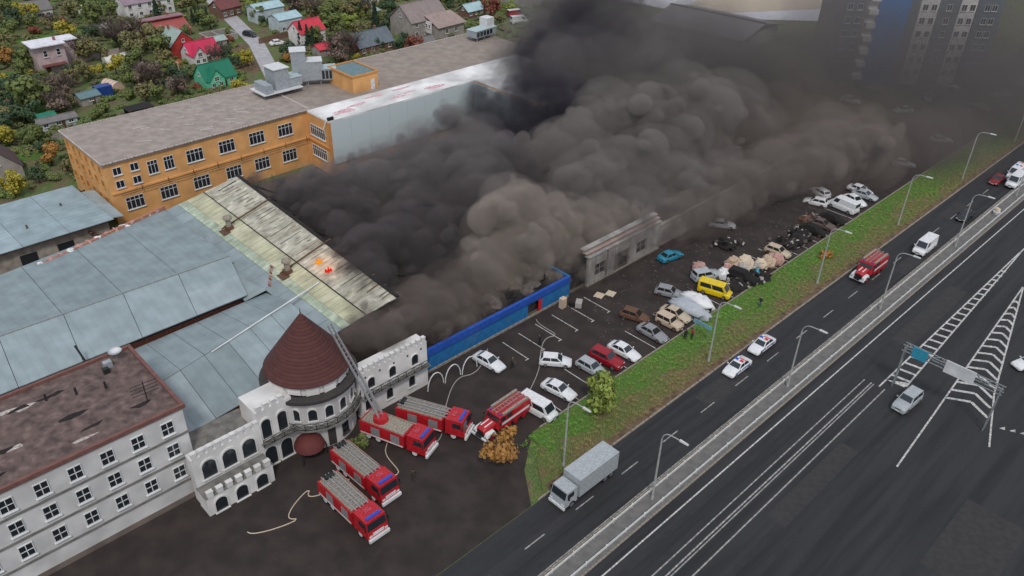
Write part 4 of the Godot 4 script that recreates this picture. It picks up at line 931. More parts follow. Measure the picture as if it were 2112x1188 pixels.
	for i in 9:
		var a := deg_to_rad(10 + i * 22.0); var n := V(cos(a), 0, sin(a)); var u := V(-sin(a), 0, cos(a)) * -1.0
		arch(c, o + n * 4.7 + V(0, 4.3, 0), u, n, .95, 1.6, Wm, D)
		if i % 2: window(c, o + n * 4.7 + V(0, 1.5, 0), u, n, .95, 1.5, 1, 2, I, D)
		else: part("tower_door" if i == 4 else "blind_panel", boxm(o + n * 4.7 + V(0, 1.3, 0), V(.12, 2.3, .9), Basis(Vector3.UP, -a)), I if i == 4 else Wm, c)
	rl = []
	for i in 15:
		var a := deg_to_rad(5 + i * 12.5); rl.append(o + V(cos(a) * 5.5, 3.5, sin(a) * 5.5))
	railing(c, rl)
	k = MB.new(); k.lathe(o, [Vector2(4.6, 3.3), Vector2(5.6, 3.34), Vector2(5.6, 3.48), Vector2(4.6, 3.5)], 40); part("balcony_floor", k.done(), mats.terrace, c)
	k = MB.new(); k.lathe(V(30.2, 1.6, -61.6), [Vector2(1.7, 0), Vector2(1.5, .6), Vector2(.9, 1.1), Vector2(0, 1.3)], 18, true); part("entrance_awning", k.done(), mats.awning, c)
	for s in [-1.5, 1.5]: part("awning_post", cylm(V(30.2 + s, 0, -60.7), V(30.2 + s, 1.7, -60.7), .07), mats.iron, c)

func burnt_hall(rng: RandomNumberGenerator):
	var b := thing("blue_shop_front", "bright blue shop front wall with one dark doorway below the smoke", "shop")
	for i in 10:
		var x := 48.9 + i * 2.72
		if i == 7: continue
		part("cladding_panel", boxm(V(x, 1.3, -64.4), V(2.7, 2.6, .3)), mats.blue_wall, b)
	part("door_head", boxm(V(67.94, 2.4, -64.4), V(2.7, .4, .28)), mats.blue_wall, b)
	part("doorway", boxm(V(67.94, 1.1, -65.2), V(2.7, 2.2, .2)), mats.charred, b)
	part("red_poster", boxm(V(68.9, 1.3, -64.2), V(.7, 1.8, .06)), mats.stripe_red, b)
	for i in 7: part("fascia_panel", boxm(V(49.5 + i * 3.89, 3.05, -64.28), V(3.87, .95, .5)), mats.blue_band, b)
	part("plinth", boxm(V(61.2, .15, -64.2), V(27.2, .3, .2)), mats.kerb, b)
	part("side_wall", boxm(V(75.2, 1.6, -66.6), V(.3, 3.2, 4.2)), mats.blue_wall, b)
	var g := thing("grey_shop_front", "smoke stained grey wall with stepped cornices and open doorways right of the blue shop", "shop")
	for q in [[79.6, 1.6], [84.05, 1.5], [89.3, 1.7], [94.2, 3.0]]: part("pier", boxm(V(q[0], 2.4, -64.4), V(q[1], 4.8, .4)), mats.grey_wall, g)
	for q in [[81.7, 3.0, 2.4], [86.6, 3.6, 3.4], [91.45, 3.4, 2.5]]: part("lintel", boxm(V(q[0], 3.95, -64.4), V(q[2], 1.7, .38)), mats.grey_wall, g)
	for q in [[81.7, 2.4], [91.45, 2.5]]:
		part("sill_wall", boxm(V(q[0], .5, -64.4), V(q[1], 1.0, .36)), mats.grey_wall, g)
		window(g, V(q[0], 2.05, -64.5), Vector3.RIGHT, Vector3.BACK, q[1], 2.1, 2, 2, mats.grey_wall, mats.window_dark, false)
	part("doorway", boxm(V(86.6, 1.5, -65.0), V(3.4, 3.1, .2)), mats.charred, g)
	for i in 3: part("cornice", boxm(V(87.3, 4.9 + i * .42, -64.5 - i * .5), V(17.2, .2, .9)), mats.roof_taupe_low if i % 2 else mats.grey_wall, g)
	part("base_band", boxm(V(87.3, .12, -64.1), V(17.2, .24, .2)), mats.kerb, g)
	part("long_wall", boxm(V(121, 1.9, -64.6), V(50, 3.8, .4)), mats.grey_wall, g); part("long_wall_coping", boxm(V(121, 3.9, -64.6), V(50.2, .2, .6)), mats.kerb, g)
	var h := thing("burnt_hall", "burnt out trading hall with collapsed blackened roof under the smoke", "hall")
	part("collapsed_roof", boxm(V(98, 1.4, -90.5), V(94, 2.8, 50.6)), mats.charred, h)
	for i in 60:
		var x := rng.randf_range(53, 135); var z := rng.randf_range(-112, -68); var a := rng.randf() * TAU
		part("fallen_rafter", barm(V(x, 2.8 + rng.randf() * .6, z), V(x + cos(a) * 5, 3.2 + rng.randf() * 1.6, z + sin(a) * 5), .22), mats.charred_wood if i % 4 else mats.ash, h)
	for i in 6: part("standing_rafter", barm(V(50.6 - .1 * i, 8.6, -112 + i * 7.0), V(57.5, 3.2 + rng.randf() * 2, -112 + i * 7.0 + rng.randf() * 3 - 1.5), .24), mats.charred_wood, h)
	for i in 40:
		var k := MB.new(); k.blob(V(rng.randf_range(44, 74), 3.0 if i % 3 else 3.4, rng.randf_range(-71, -65.5)), V(rng.randf_range(.5, 1.4), rng.randf_range(.3, .8), rng.randf_range(.4, 1.0)), i, .5, 8); part("rubble_heap", k.done(), mats.ash if i % 3 == 0 else mats.charred, h)
	part("inner_wall", boxm(V(112, 3.6, -100.6), V(26, 7.2, .4)), mats.charred, h)
	part("inner_block", boxm(V(118, 4.2, -96), V(10, 8.4, 8)), mats.grey_wall, h)
func village(rng: RandomNumberGenerator):
	var W: Material = mats.wall_white
	house("house", "long white house with lilac roof at the top edge, dark windows", 93, -251, .02, 18, 8.5, 5.2, 2.4, W, mats.roof_lilac, {"win": 5, "floors": 2})
	var h := house("house", "low house with wide brick red roof and lilac upper band", 87, -226, .03, 14, 11, 2.6, 3.2, mats.wall_brown, mats.roof_brickred, {"win": 4, "s": .82})
	part("roof_band", boxm(V(0, 6.0, .1), V(14.8, .3, 3.4)), mats.roof_lilacred, h)
	h = thing("house", "narrow two storey pinkish house with flat snow white roof", "house", V(54.5, 0, -215))
	part("wall", boxm(V(0, 3.3, 0), V(6.4, 6.6, 5.4)), mats.wall_pink, h); part("roof", boxm(V(-.3, 6.75, .2), V(7.6, .25, 6.8)), mats.roof_snow, h)
	part("rear_wall", boxm(V(4.6, 2.9, -3.8), V(5.0, 5.8, 4.0)), mats.wall_pink, h); part("rear_roof", boxm(V(4.8, 5.95, -3.8), V(5.8, .22, 4.8)), mats.roof_snow, h)
	for x in [-1.2, 1.7]: window(h, V(x, 4.8, 2.7), Vector3.RIGHT, Vector3.BACK, .9, 1.5, 1, 2, mats.white_paint, mats.window_dark)
	part("door", boxm(V(-1.4, 1.0, 2.73), V(1.0, 2.0, .1)), mats.door_brown, h); part("porch_roof", boxm(V(0, 2.3, 3.6), V(5.2, .12, 1.9)), mats.roof_darkred, h); part("chimney", boxm(V(2.2, 7.2, 0), V(.5, .9, .5)), mats.brick, h)
	h = house("house", "house with bright magenta roof and white front gable", 85, -199.5, .04, 9.5, 7, 3.2, 3.0, W, mats.roof_magenta)
	cross_gable(h, -2.6, 3.2, 7, 4.2, 2.6, 1.4, W, mats.roof_magenta)
	house("house", "pale grey green roofed house whose red timber gable rises behind the magenta roof", 83, -208, PI / 2 + .04, 9, 8.6, 4.2, 4.0, mats.wall_red, mats.roof_greygreen, {"win": 2, "gable": mats.wall_red})
	house("outbuilding", "small shed with pale grey green lean roof right of the magenta roofed house", 93, -207.5, .04, 5.6, 4.2, 2.6, .9, mats.wall_grey, mats.roof_greygreen, {"cat": "shed", "win": 1, "chimney": false, "gwin": false})
	h = house("house", "house with deep green roof and mint green front gable", 79.5, -181, .06, 9.5, 7, 2.8, 3.6, mats.roof_mint, mats.roof_green)
	cross_gable(h, -2.0, 2.8, 7, 4.8, 3.0, 1.2, mats.roof_mint, mats.roof_green)
	h = house("outbuilding", "long low white and grey shed with short green roof at its left end", 43, -177.5, -.02, 9, 3.6, 2.2, .7, mats.wall_paleblue, mats.roof_grey, {"cat": "shed", "win": 3, "chimney": false, "gwin": false})
	part("green_roof", boxm(V(-1.6, 3.1, -1.4), V(4.6, .16, 2.6), Basis(Vector3.RIGHT, .2)), mats.roof_green, h)
	h = house("house", "house with dark brown roof and grey gable with one window beside the orange works", 27, -160, PI / 2 - .1, 9, 9, 3.2, 4.6, mats.wall_grey, mats.roof_darkbrown, {"win": 2})
	house("house", "pale house with icy blue roof farther of the two beside the village lane", 116.5, -223, .05, 11, 7, 4.8, 1.4, mats.wall_paleblue, mats.roof_paleblue, {"win": 3})
	house("house", "pale house with icy blue roof nearer of the two beside the village lane", 115.5, -210.5, .05, 9, 7, 4.6, 1.3, mats.wall_paleblue, mats.roof_paleblue, {"win": 3})
	house("house", "white house with bright red roof among dark conifers", 113.5, -196, .06, 9.6, 7.4, 4.6, 3.0, W, mats.roof_red, {"win": 3})
	house("house", "house with slate grey roof and orange red gable behind the far flat roof", 122.5, -180, .04, 14, 7.6, 2.8, 3.6, mats.wall_brown, mats.roof_slate, {"gable": mats.wall_red, "win": 4})
	house("outbuilding", "low shed with faded red roof left of the slate roofed house", 111, -184.5, .04, 5.6, 4.6, 2.4, 1.2, mats.wall_grey, mats.roof_red, {"cat": "shed", "win": 1, "chimney": false, "gwin": false})
	h = house("house", "big house with taupe roof and grey walls, the largest of the village", 143, -185, .05, 15, 10.5, 5.2, 4.4, mats.wall_grey, mats.roof_taupe_house, {"win": 4, "floors": 2, "s": .88})
	part("wing_wall", boxm(V(4.2, 2.0, 7.6), V(11, 4.0, 6.0)), mats.wall_grey, h)
	var k := MB.new(); k.slab(V(-1.8, 3.7, 11.2), V(10.4, 3.7, 11.2), V(9.4, 6.4, 4.6), V(-1.8, 6.4, 4.6), .16); part("wing_roof", k.done(), mats.roof_taupe_low, h)
	for x in [2.2, 6.2]: window(h, V(x, 2.1, 10.6), Vector3.RIGHT, Vector3.BACK, 1.2, 1.5, 2, 1, mats.white_paint, mats.window_dark)
	part("white_bay", boxm(V(-1.9, 3.2, 6.6), V(.3, 3.6, 2.8)), W, h)
	for z in [6.0, 7.3]: window(h, V(-2.06, 3.6, z), Vector3.FORWARD, Vector3.LEFT, .8, 1.2, 1, 2, W, mats.window_dark)
	house("outbuilding", "low dark roofed shed in front of the big taupe roofed house", 133, -171.5, .05, 9, 5, 2.2, 1.8, mats.wall_grey, mats.roof_grey, {"cat": "shed", "win": 2, "chimney": false, "gwin": false})
	house("house", "small pale blue roofed house right of the big taupe roofed house", 166, -189, .05, 8.4, 5.6, 2.6, 2.0, mats.wall_brown, mats.roof_paleblue, {"win": 3})
	house("house", "dark red roofed house left of the pale icy blue roofs", 110, -235, .2, 9, 7, 3.4, 2.4, mats.wall_brown, mats.roof_darkred)
	house("house", "grey roofed house in the top left allotments", 67.5, -266, .02, 9, 7, 3.2, 2.6, W, mats.roof_grey)
	house("house", "white shed roofed house at the very top left corner", 56, -290, .02, 10, 6, 3.0, 1.8, W, mats.roof_snow)
	house("house", "grey green roofed cottage beyond the dark conifer right of the red roof", 152, -222, .1, 9, 6, 3.0, 2.0, W, mats.roof_greygreen)
	house("house", "brown walled house with grey roof behind trees at the top centre", 136, -234, .1, 9, 7, 3.4, 2.6, mats.wall_brown, mats.roof_grey)
	h = thing("garden_pavilion", "pale green garden pavilion with pointed hip roof", "pavilion", V(142, 0, -206))
	for s in [[-1, -1], [1, -1], [1, 1], [-1, 1]]: part("post", boxm(V(s[0] * 1.5, 1.1, s[1] * 1.5), V(.14, 2.2, .14)), mats.wall_cream, h)
	k = MB.new(); k.taper(V(0, 2.2, 0), V(4, 0, 4), Vector2(.05, .05), 1.4); part("roof", k.done(), mats.roof_greygreen, h)
	h = thing("pergola", "small pale timber pergola among the olive trees", "pergola", V(74.5, 0, -195))
	for s in [[-1, -1], [1, -1], [1, 1], [-1, 1]]: part("post", boxm(V(s[0] * 1.9, 1.2, s[1] * 1.4), V(.2, 2.4, .2)), mats.bag_cream, h)
	for i in 5: part("beam", boxm(V(-2 + i, 2.5, 0), V(.16, .2, 3.4)), mats.bag_cream, h)
	part("hut_wall", boxm(V(.7, 1.0, -.6), V(1.6, 2.0, 1.6)), mats.wall_brown, h)
	h = thing("open_shed", "open black shed with cream boards just behind the orange works", "shed", V(57.6, 0, -171.5))
	part("roof", boxm(V(0, 2.4, 0), V(5.4, .14, 3.6)), mats.charred, h); part("rear_wall", boxm(V(0, 1.2, -1.6), V(5.0, 2.4, .12)), mats.charred, h); part("boards", boxm(V(.9, .6, 1.2), V(2.6, 1.1, .4)), mats.bag_cream, h)
	for s in [-1, 1]: part("post", boxm(V(s * 2.4, 1.2, 1.6), V(.14, 2.4, .14)), mats.wall_brown, h)
	h = thing("unfinished_house", "roofless grey foundation with low walls beside the village lane", "foundation", V(97, 0, -214))
	for s in [[0, -3, 8, .4], [0, 3, 8, .4], [-4, 0, .4, 5.6], [4, 0, .4, 5.6], [-.6, 0, .3, 5.6]]: part("low_wall", boxm(V(s[0], .8, s[1]), V(s[2], 1.6, s[3])), mats.wall_grey, h)
	h = thing("storage_container", "dark blue storage container in the allotments", "container", V(57, 0, -189.5))
	part("box", boxm(V(0, 1.2, 0), V(3.4, 2.4, 2.3)), mats.container_blue, h); part("door", boxm(V(.8, 1.2, 1.17), V(1.4, 2.1, .05)), mats.container_blue, h)
	house("outbuilding", "grey green roofed shed beside the dark blue container", 52.8, -187.6, .1, 5.2, 4.6, 2.2, .9, mats.wall_grey, mats.teal_roof, {"cat": "shed", "win": 1, "chimney": false, "gwin": false})
	house("outbuilding", "tiny white shed at the left of the magenta roofed house garden", 71, -186, .4, 2.6, 2.2, 1.9, .6, mats.wall_white, mats.roof_greygreen, {"cat": "shed", "win": 1, "chimney": false, "gwin": false})
	greenhouse("white film greenhouse nearest the lilac roofed white house", 80.5, -265, .05, 7.5, 3.2, mats.film)
	greenhouse("white film greenhouse between the snow white roof and the brick red roof", 75.5, -242, .05, 5.6, 3.0, mats.film)
	greenhouse("longest white film greenhouse, beside the yellow bushes", 70.5, -213, .06, 9.2, 2.8, mats.film)
	greenhouse("peach coloured arched greenhouse beside the dark blue container", 60.5, -193.5, PI / 2 + .2, 4.6, 3.2, mats.film_peach)
	for i in 4:
		var f := thing("garden_fence", ["grey slat fence along the village lane on its left side", "brown plank fence beside the white parked car", "grey plank fence behind the snow white roofed house", "pale fence behind the orange works at the left end"][i], "fence", [V(92.8, 0, -190), V(109, 0, -203.6), V(66, 0, -217), V(44, 0, -170)][i], [1.17, .1, .1, 0.0][i])
		for j in 24: part("plank", boxm(V(-6 + j * .5, .75, 0), V(.44, 1.5 + .05 * (j % 3), .04)), [mats.wall_grey, mats.wall_brown, mats.wall_pink, mats.wall_grey][i], f)
		for j in 5: part("post", boxm(V(-6 + j * 2.9, .8, -.06), V(.1, 1.7, .1)), mats.wall_brown, f)
	# undergrowth of the allotments: nobody could count it
	var mm := MultiMesh.new(); mm.transform_format = MultiMesh.TRANSFORM_3D; mm.use_colors = true
	var un := mat("undergrowth", 255, 255, 255, .95, ""); un.vertex_color_use_as_albedo = true
	mm.mesh = crown_mesh("bush", 9)
	var n := 4200; mm.instance_count = n
	var cols := [[126, 138, 88], [132, 134, 94], [116, 134, 88], [136, 146, 92], [132, 126, 98], [124, 146, 84], [120, 138, 86], [128, 124, 104]]
	for i in n:
		var p := Vector2.ZERO
		for tr in 20:
			p = Vector2(rng.randf_range(8, 215), rng.randf_range(-320, -149)); var ok := true
			var lane := 84.5 + (-158 - p.y) * .405 if p.y > -204 else 103.1 + (-204 - p.y) * .25
			if absf(p.x - lane) < 5.5: ok = false
			if p.x - 20 > 30 + (-p.y - 150) * 1.6 + 100: ok = false
			if ok: break
		var s := rng.randf_range(.5, 1.5)
		mm.set_instance_transform(i, Transform3D(Basis(Vector3.UP, rng.randf() * TAU).scaled(V(s * 1.3, s, s * 1.3)), V(p.x, -.1, p.y)))
		var c: Array = cols[rng.randi() % cols.size()]
		mm.set_instance_color(i, Color8(c[0], c[1], c[2]).srgb_to_linear())
	var mi := MultiMeshInstance3D.new(); mi.name = "garden_undergrowth"; mi.multimesh = mm; mi.material_override = un; mi.set_meta("kind", "stuff"); add_child(mi, true)
	tag(mi, "low weeds and shrubs covering the allotments behind the works", "undergrowth")

func far_buildings(rng: RandomNumberGenerator):
	var t := thing("apartment_tower", "tall grey and blue panelled apartment tower behind the smoke at the top right", "building", V(208.4, 0, -81), -.72)
	part("wall", boxm(V(3.4, 20, 0), V(38.4, 40, 13)), mats.grey_wall, t)
	var bands := [[-13.2, 5.0, "roof_slate"], [-9.0, 2.2, "wall_white"], [-3.8, 7.6, "blue_tower"], [1.0, 2, "roof_slate"], [4.6, 4.4, "wall_white"], [9.4, 5, "roof_slate"], [14.0, 4, "wall_white"], [19.4, 6.4, "roof_slate"]]
	mat("blue_tower", 56, 124, 196, .7, "fine")
	for b in bands: part("facade_band", boxm(V(b[0], 20.2, 6.5), V(b[1], 40.4, .5)), mats[b[2]], t)
	for f in 12:
		for x in [3.6, 5.7, 13.0, 15.0, -14.4, -12.0, 9.4, 18.6, 20.4]: window(t, V(x, 3.0 + f * 3.1, 6.75), Vector3.RIGHT, Vector3.BACK, 1.3, 1.5, 2, 1, mats.white_paint, mats.window_dark)
		part("balcony", boxm(V(-9.0, 2.0 + f * 3.1, 7.3), V(2.2, 1.2, 1.2)), mats.wall_white, t)
	t = thing("gabled_hall", "large low gabled grey hall seen through thin smoke at the top centre", "hall", V(206, 0, -129), .1)
	var k := MB.new(); k.box(V(0, 2, 0), V(22, 4, 28)); part("wall", k.done(), mats.wall_grey, t)
	for s in [-1, 1]:
		k = MB.new(); k.slab(V(s * 12, 3.8, -15), V(s * 12, 3.8, 15), V(0, 6.2, 15), V(0, 6.2, -15), .3); part("roof", k.done(), mats.roof_grey, t)
	part("ridge_cap", boxm(V(0, 6.25, 0), V(.8, .2, 30.2)), mats.charred, t)
	t = thing("teal_roof_store", "low store with dark teal roof at the top edge right of the village", "building", V(198, 0, -192), .1)
	part("wall", boxm(V(0, 1.8, 0), V(26, 3.6, 14)), mats.wall_grey, t); part("roof", boxm(V(0, 3.7, 0), V(27, .3, 15)), mat("teal_dark", 18, 84, 80, .6, "fine"), t)
	struct("pale_yard", sheetm(poly([216, -178, 300, -186, 330, -120, 250, -112, 222, -140]), .01), mats.roof_snow)
	struct("sandy_bank", sheetm(poly([214, -150, 270, -166, 300, -120, 262, -122, 232, -140]), .016), mats.bag_cream)

func guard_rail(label: String, z: float, x0: float, x1: float):
	var t := thing("guard_rail", label, "guard rail", V(0, .0, z))
	var k := MB.new(); k.box(V((x0 + x1) / 2, .68, .07), V(x1 - x0, .1, .06)); k.box(V((x0 + x1) / 2, .56, .1), V(x1 - x0, .14, .03)); k.box(V((x0 + x1) / 2, .44, .07), V(x1 - x0, .1, .06))
	part("beam", k.done(), mats.rail, t)
	var pm := boxm(V(0, .35, 0), V(.1, .75, .12))
	for i in int((x1 - x0) / 3.0): part("post", pm, mats.rail, t).position = V(x0 + 1.5 + i * 3.0, 0, 0)

func street_things(rng: RandomNumberGenerator):
	var vx := [49.6, 77.1, 105.3, 132.8, 160.5, 188.4]
	for i in 6: lamp_post("street lamp on the grass verge, %s" % ["nearest the white castle front, lowest in view", "beside the beige burnt jeep", "above the red fire truck on the road", "at the far end of the green grass", "in the smoke past the green grass", "farthest up the verge in the smoke"][i], vx[i], -41.5, 1.0, "street lamps along the verge")
	var mx := [25.4, 53.0, 80.3, 105.8, 132.8, 160.8]
	for i in 6: lamp_post("street lamp on the median strip, %s" % ["nearest the camera at the bottom", "beside the white lorry on the road", "beside the two police cars", "beside the red fire truck", "beside the white van", "farthest up by the ambulances"][i], mx[i], -31.9, 1.0, "street lamps along the median")
	guard_rail("grey steel guard rail on the median, on the fire truck's side", -32.6, -20, 250)
	guard_rail("grey steel guard rail on the median, on the hatched islands' side", -30.95, -20, 250)
	# sign gantry over the slip lane
	var g := thing("sign_gantry", "grey lattice gantry with white sign panel over the slip lane", "sign gantry", V(90.6, 0, 0))
	for z in [-23.0, -12.0]:
		for s in [-1, 1]: part("post_leg", boxm(V(s * .35, 3.1, z), V(.12, 6.2, .12)), mats.galvanised, g)
		for i in 6: part("post_brace", barm(V(-.35 if i % 2 else .35, .2 + i, z), V(.35 if i % 2 else -.35, 1.2 + i, z), .07), mats.galvanised, g)
	for s in [-1, 1]:
		for y in [5.6, 6.4]: part("beam_chord", boxm(V(s * .35, y, -17.5), V(.1, .1, 11.6)), mats.galvanised, g)
	for i in 11: part("beam_brace", barm(V(.35, 5.6 if i % 2 else 6.4, -23 + i), V(.35, 6.4 if i % 2 else 5.6, -22 + i), .06), mats.galvanised, g)
	for i in 11: part("beam_brace", barm(V(-.35 if i % 2 else .35, 6.4, -23 + i), V(.35 if i % 2 else -.35, 6.4, -22 + i), .06), mats.galvanised, g)
	part("sign_panel", boxm(V(-.5, 6.2, -16.5), V(.1, 1.7, 3.4)), mats.white_paint, g)
	part("sign_panel", boxm(V(-.5, 6.1, -21.2), V(.1, 1.5, 1.8)), mats.tarp_cyan, g)
	var s := thing("road_sign", "narrow pale blue direction board on two posts in the grass by the lamp", "road sign", V(80.6, .1, -45.2))
	for q in [-1.0, 1.0]: part("post", cylm(V(0, 0, q), V(0, 2.6, q), .05), mats.galvanised, s)
	part("board", boxm(V(-.07, 2.3, 0), V(.06, .6, 2.9)), mat("sign_blue", 120, 170, 186, .5, "fine"), s)
	var fl := thing("white_flower_pot", "white bollard shaped planter on the median near the far guard rail end", "planter", V(150.2, .08, -31.7))
	var k := MB.new(); k.lathe(Z3, [Vector2(.45, 0), Vector2(.6, .5), Vector2(.55, .55), Vector2(0, .55)], 12); part("pot", k.done(), mats.white_paint, fl)
	k = MB.new(); k.blob(V(0, .8, 0), V(.5, .4, .5), 3, .3, 9); part("flowers", k.done(), mats.bag_cream, fl)

func vehicles(rng: RandomNumberGenerator):
	var w: Material = mats.paint_white
	hooded_fire_truck("old red fire truck with long hood and white bumper driving on the road", 113.6, -37.7, -PI / 2)
	car("van", "plain white panel van driving behind the red fire truck", "van", "van", w, 127.6, -34.9, -PI / 2, "", {"side": 1})
	car("car", "dark grey car driving behind the white van", "car", "sedan", mats.paint_dark, 144.4, -34.9, -PI / 2)
	car("police_car", "white police car with light bar, the one farther up the kerb", "police car", "sedan", w, 84.9, -38.5, -PI / 2, "", {"bar": true})
	car("police_car", "white police car with light bar, the one nearer the bottom", "police car", "sedan", w, 78.4, -38.1, -PI / 2, "", {"bar": true})
	car("car", "silver hatchback driving alone on the slip lane between the hatched islands", "car", "suv", mats.paint_silver, 88.0, -20.2, -PI / 2 - .06)
	car("car", "white car cut by the right edge of the picture", "car", "sedan", w, 107.6, -12.6, -PI / 2 - .5)
	car("ambulance", "white ambulance van with red stripe farther up the road", "ambulance", "van", w, 169.5, -35.1, -PI / 2, "", {"side": 1, "bar": true})
	car("ambulance", "white van at the right edge behind the median guard rail", "van", "van", w, 165.6, -33.9, -PI / 2, "", {"side": 1})
	car("car", "dark red car parked on the far road by the smoke", "car", "sedan", mats.paint_maroon, 164.2, -36.6, -PI / 2)
	# lorry at the bottom of the road
	var t := thing("box_lorry", "long pale lorry on the road at the bottom of the picture", "lorry", V(48.6, .012, -38.0), -PI / 2)
	var k := MB.new(); k.hexa([V(-1.1, .6, 1.9), V(1.1, .6, 1.9), V(1.1, .6, 3.8), V(-1.1, .6, 3.8), V(-1.05, 2.5, 1.9), V(1.05, 2.5, 1.9), V(1.02, 2.5, 3.4), V(-1.02, 2.5, 3.4)]); part("cab", k.done(), mats.paint_silver, t)
	k = MB.new(); k.hexa([V(-.95, 1.55, 3.62), V(.95, 1.55, 3.62), V(.95, 1.57, 3.68), V(-.95, 1.57, 3.68), V(-.92, 2.35, 3.44), V(.92, 2.35, 3.44), V(.92, 2.37, 3.48), V(-.92, 2.37, 3.48)]); part("windshield", k.done(), mats.car_glass, t)
	part("cargo_box", boxm(V(0, 2.05, -1.4), V(2.35, 2.4, 6.2)), mats.paint_silver, t); part("chassis", boxm(V(0, .7, -.6), V(.9, .25, 7.6)), mats.dark_plastic, t); part("bumper", boxm(V(0, .5, 3.82), V(2.2, .3, .2)), w, t)
	for q in [-1, 1]:
		part("headlight", boxm(V(q * .8, .9, 3.82), V(.36, .2, .08)), mats.lamp_glass, t); part("mirror", boxm(V(q * 1.25, 1.9, 3.4), V(.2, .4, .1)), mats.dark_plastic, t); part("side_window", boxm(V(q * 1.07, 1.95, 2.9), V(.04, .6, .9)), mats.car_glass, t)
	wheels(t, [2.7, -2.6, -3.6], 1.12, .48, .3, mats.rim)
	# parking row along the verge
	car("car", "white sedan parked by the verge next to the red jeep", "car", "sedan", w, 70.2, -50.0, .06)
	car("jeep", "dark red jeep parked left of the white sedan", "jeep", "suv", mats.paint_red, 67.2, -50.4, .1)
	car("car", "silver hatchback parked left of the red jeep", "car", "hatch", mats.paint_silver, 64.4, -50.6, .05)
	car("car", "small white car with red bonnet stripe, left end of the upper row", "car", "hatch", w, 62.0, -54.6, .7)
	car("car", "white car parked against the blue shop front", "car", "sedan", w, 55.6, -60.2, .1)
	car("car", "white car parked in the bay halfway down the verge", "car", "sedan", w, 58.2, -50.4, .15)
	car("van", "white minibus at the lower end of the parking row", "van", "minibus", w, 53.8, -49.6, .12)
	car("burnt_car", "burnt silver sedan, first wreck beside the white bay line", "car", "sedan", mats.paint_burntgrey, 76.2, -50.0, .0, "", {"burnt": true})
	car("burnt_jeep", "beige boxy jeep with scorched windows in the wreck row", "jeep", "jeep", mats.paint_beige, 79.9, -49.9, .05, "", {"burnt": true})
	car("burnt_jeep", "sand coloured long car between the beige jeep and the grey tarpaulin", "car", "sedan", mats.paint_sand, 82.2, -50.6, .08, "", {"burnt": true})
	car("burnt_car", "rusty brown burnt out wreck behind the beige jeep", "car", "hatch", mats.rust, 77.6, -54.2, .3, "", {"burnt": true})
	car("minibus", "bright yellow minibus with dark windows in the wreck row", "minibus", "minibus", mats.paint_yellow, 91.3, -50.3, .28)
	car("van", "silver grey estate car left half burnt beside the yellow minibus", "car", "suv", mats.paint_silver, 93.9, -53.6, 1.15, "", {"burnt": true})
	car("burnt_car", "white scorched car facing the shops in the far parking row", "car", "hatch", w, 129.3, -55.0, PI + .3, "", {"burnt": true})
	car("van", "white van with grey cargo box beside the far scorched cars", "van", "van", w, 131.2, -50.8, PI - .1, "", {"side": 1})
	car("car", "white and grey car at the far end of the verge parking", "car", "sedan", w, 135.2, -50.6, -.3, "", {"burnt": true})
	car("burnt_car", "grey scorched car alone in the smoke below the long wall", "car", "sedan", mats.paint_burntgrey, 109.6, -61.4, .6, "", {"burnt": true})
	car("burnt_car", "turquoise scorched car in front of the grey shop front", "car", "sedan", mats.paint_cyan, 94.6, -60.8, 1.4, "", {"burnt": true})
	car("burnt_car", "blackened burnt out car among the black debris by the verge", "car", "sedan", mats.soot, 119.4, -50.0, .1, "", {"burnt": true})
	car("burnt_car", "charred estate car beside the blackened debris, nearer the yellow minibus", "car", "suv", mats.soot, 97.6, -49.6, .15, "", {"burnt": true})
	car("burnt_car", "charred dark car below the white van with grey cargo box", "car", "sedan", mats.soot, 125.6, -49.8, .1, "", {"burnt": true})
	car("burnt_car", "pale scorched hatchback squeezed behind the covered cars", "car", "hatch", mats.paint_burntgrey, 86.0, -54.6, .4, "", {"burnt": true})
	car("burnt_car", "pale beige scorched car by the cream bales, nearest the black heap row", "car", "hatch", mats.paint_sand, 108.6, -50.2, .1, "", {"burnt": true})
	car("burnt_car", "ash grey burnt wreck at the right end of the black heap row", "car", "sedan", mats.paint_scorched, 122.4, -50.0, .1, "", {"burnt": true})
	car("car", "pale silver car last in the far row along the verge", "car", "sedan", mats.paint_silver, 138.6, -50.4, .1)
	car("car", "white hatchback behind the van with grey cargo box", "car", "hatch", w, 133.4, -56.4, 2.8)
	for i in 12: car("car", "pale car among those faintly seen far off in the smoky yard", "car", "sedan", [w, mats.paint_silver, mats.paint_burntgrey][i % 3], 184.0 + (i % 4) * 13.0 + (i / 4) * 3.0, -76.0 + (i / 4) * 11.0, .2 + i, "faint cars far off in the smoky yard")
	for i in 5: car("car", "pale car parked in the far smoky yard, %s of five" % ["nearest", "second", "third", "fourth", "farthest"][i], "car", "sedan", [w, mats.paint_silver, mats.paint_burntgrey, w, mats.paint_silver][i], 140.0 + i * 9.0, -52.0 - (i % 2) * 9.0, .2 * i, "cars parked in the smoky yard")
	# fire engines before the castle
	ladder_fire_truck("red fire engine with twin roof ladders, standing below the white tower windows", 32.4, -54.4, .05)
	ladder_fire_truck("red fire engine with twin roof ladders, lowest in the picture", 28.8, -51.4, .02)
	hooded_fire_truck("old red fire engine with long hood parked across the lot beside the white minibus", 49.0, -51.0, -PI / 2 + .05)
	ladder_fire_truck("red fire engine with twin roof ladders right of the aerial truck", 43.2, -56.0, .45)
	var a := ladder_fire_truck("red aerial fire truck with its long ladder raised against the hall roof", 38.6, -56.8, .35, true)
	var base := V(0, 2.9, -2.2); var tip := a.global_transform.affine_inverse() * V(36.0, 13.4, -64.5)
	k = MB.new(); var sd := (tip - base).normalized().cross(Vector3.UP).normalized() * .35
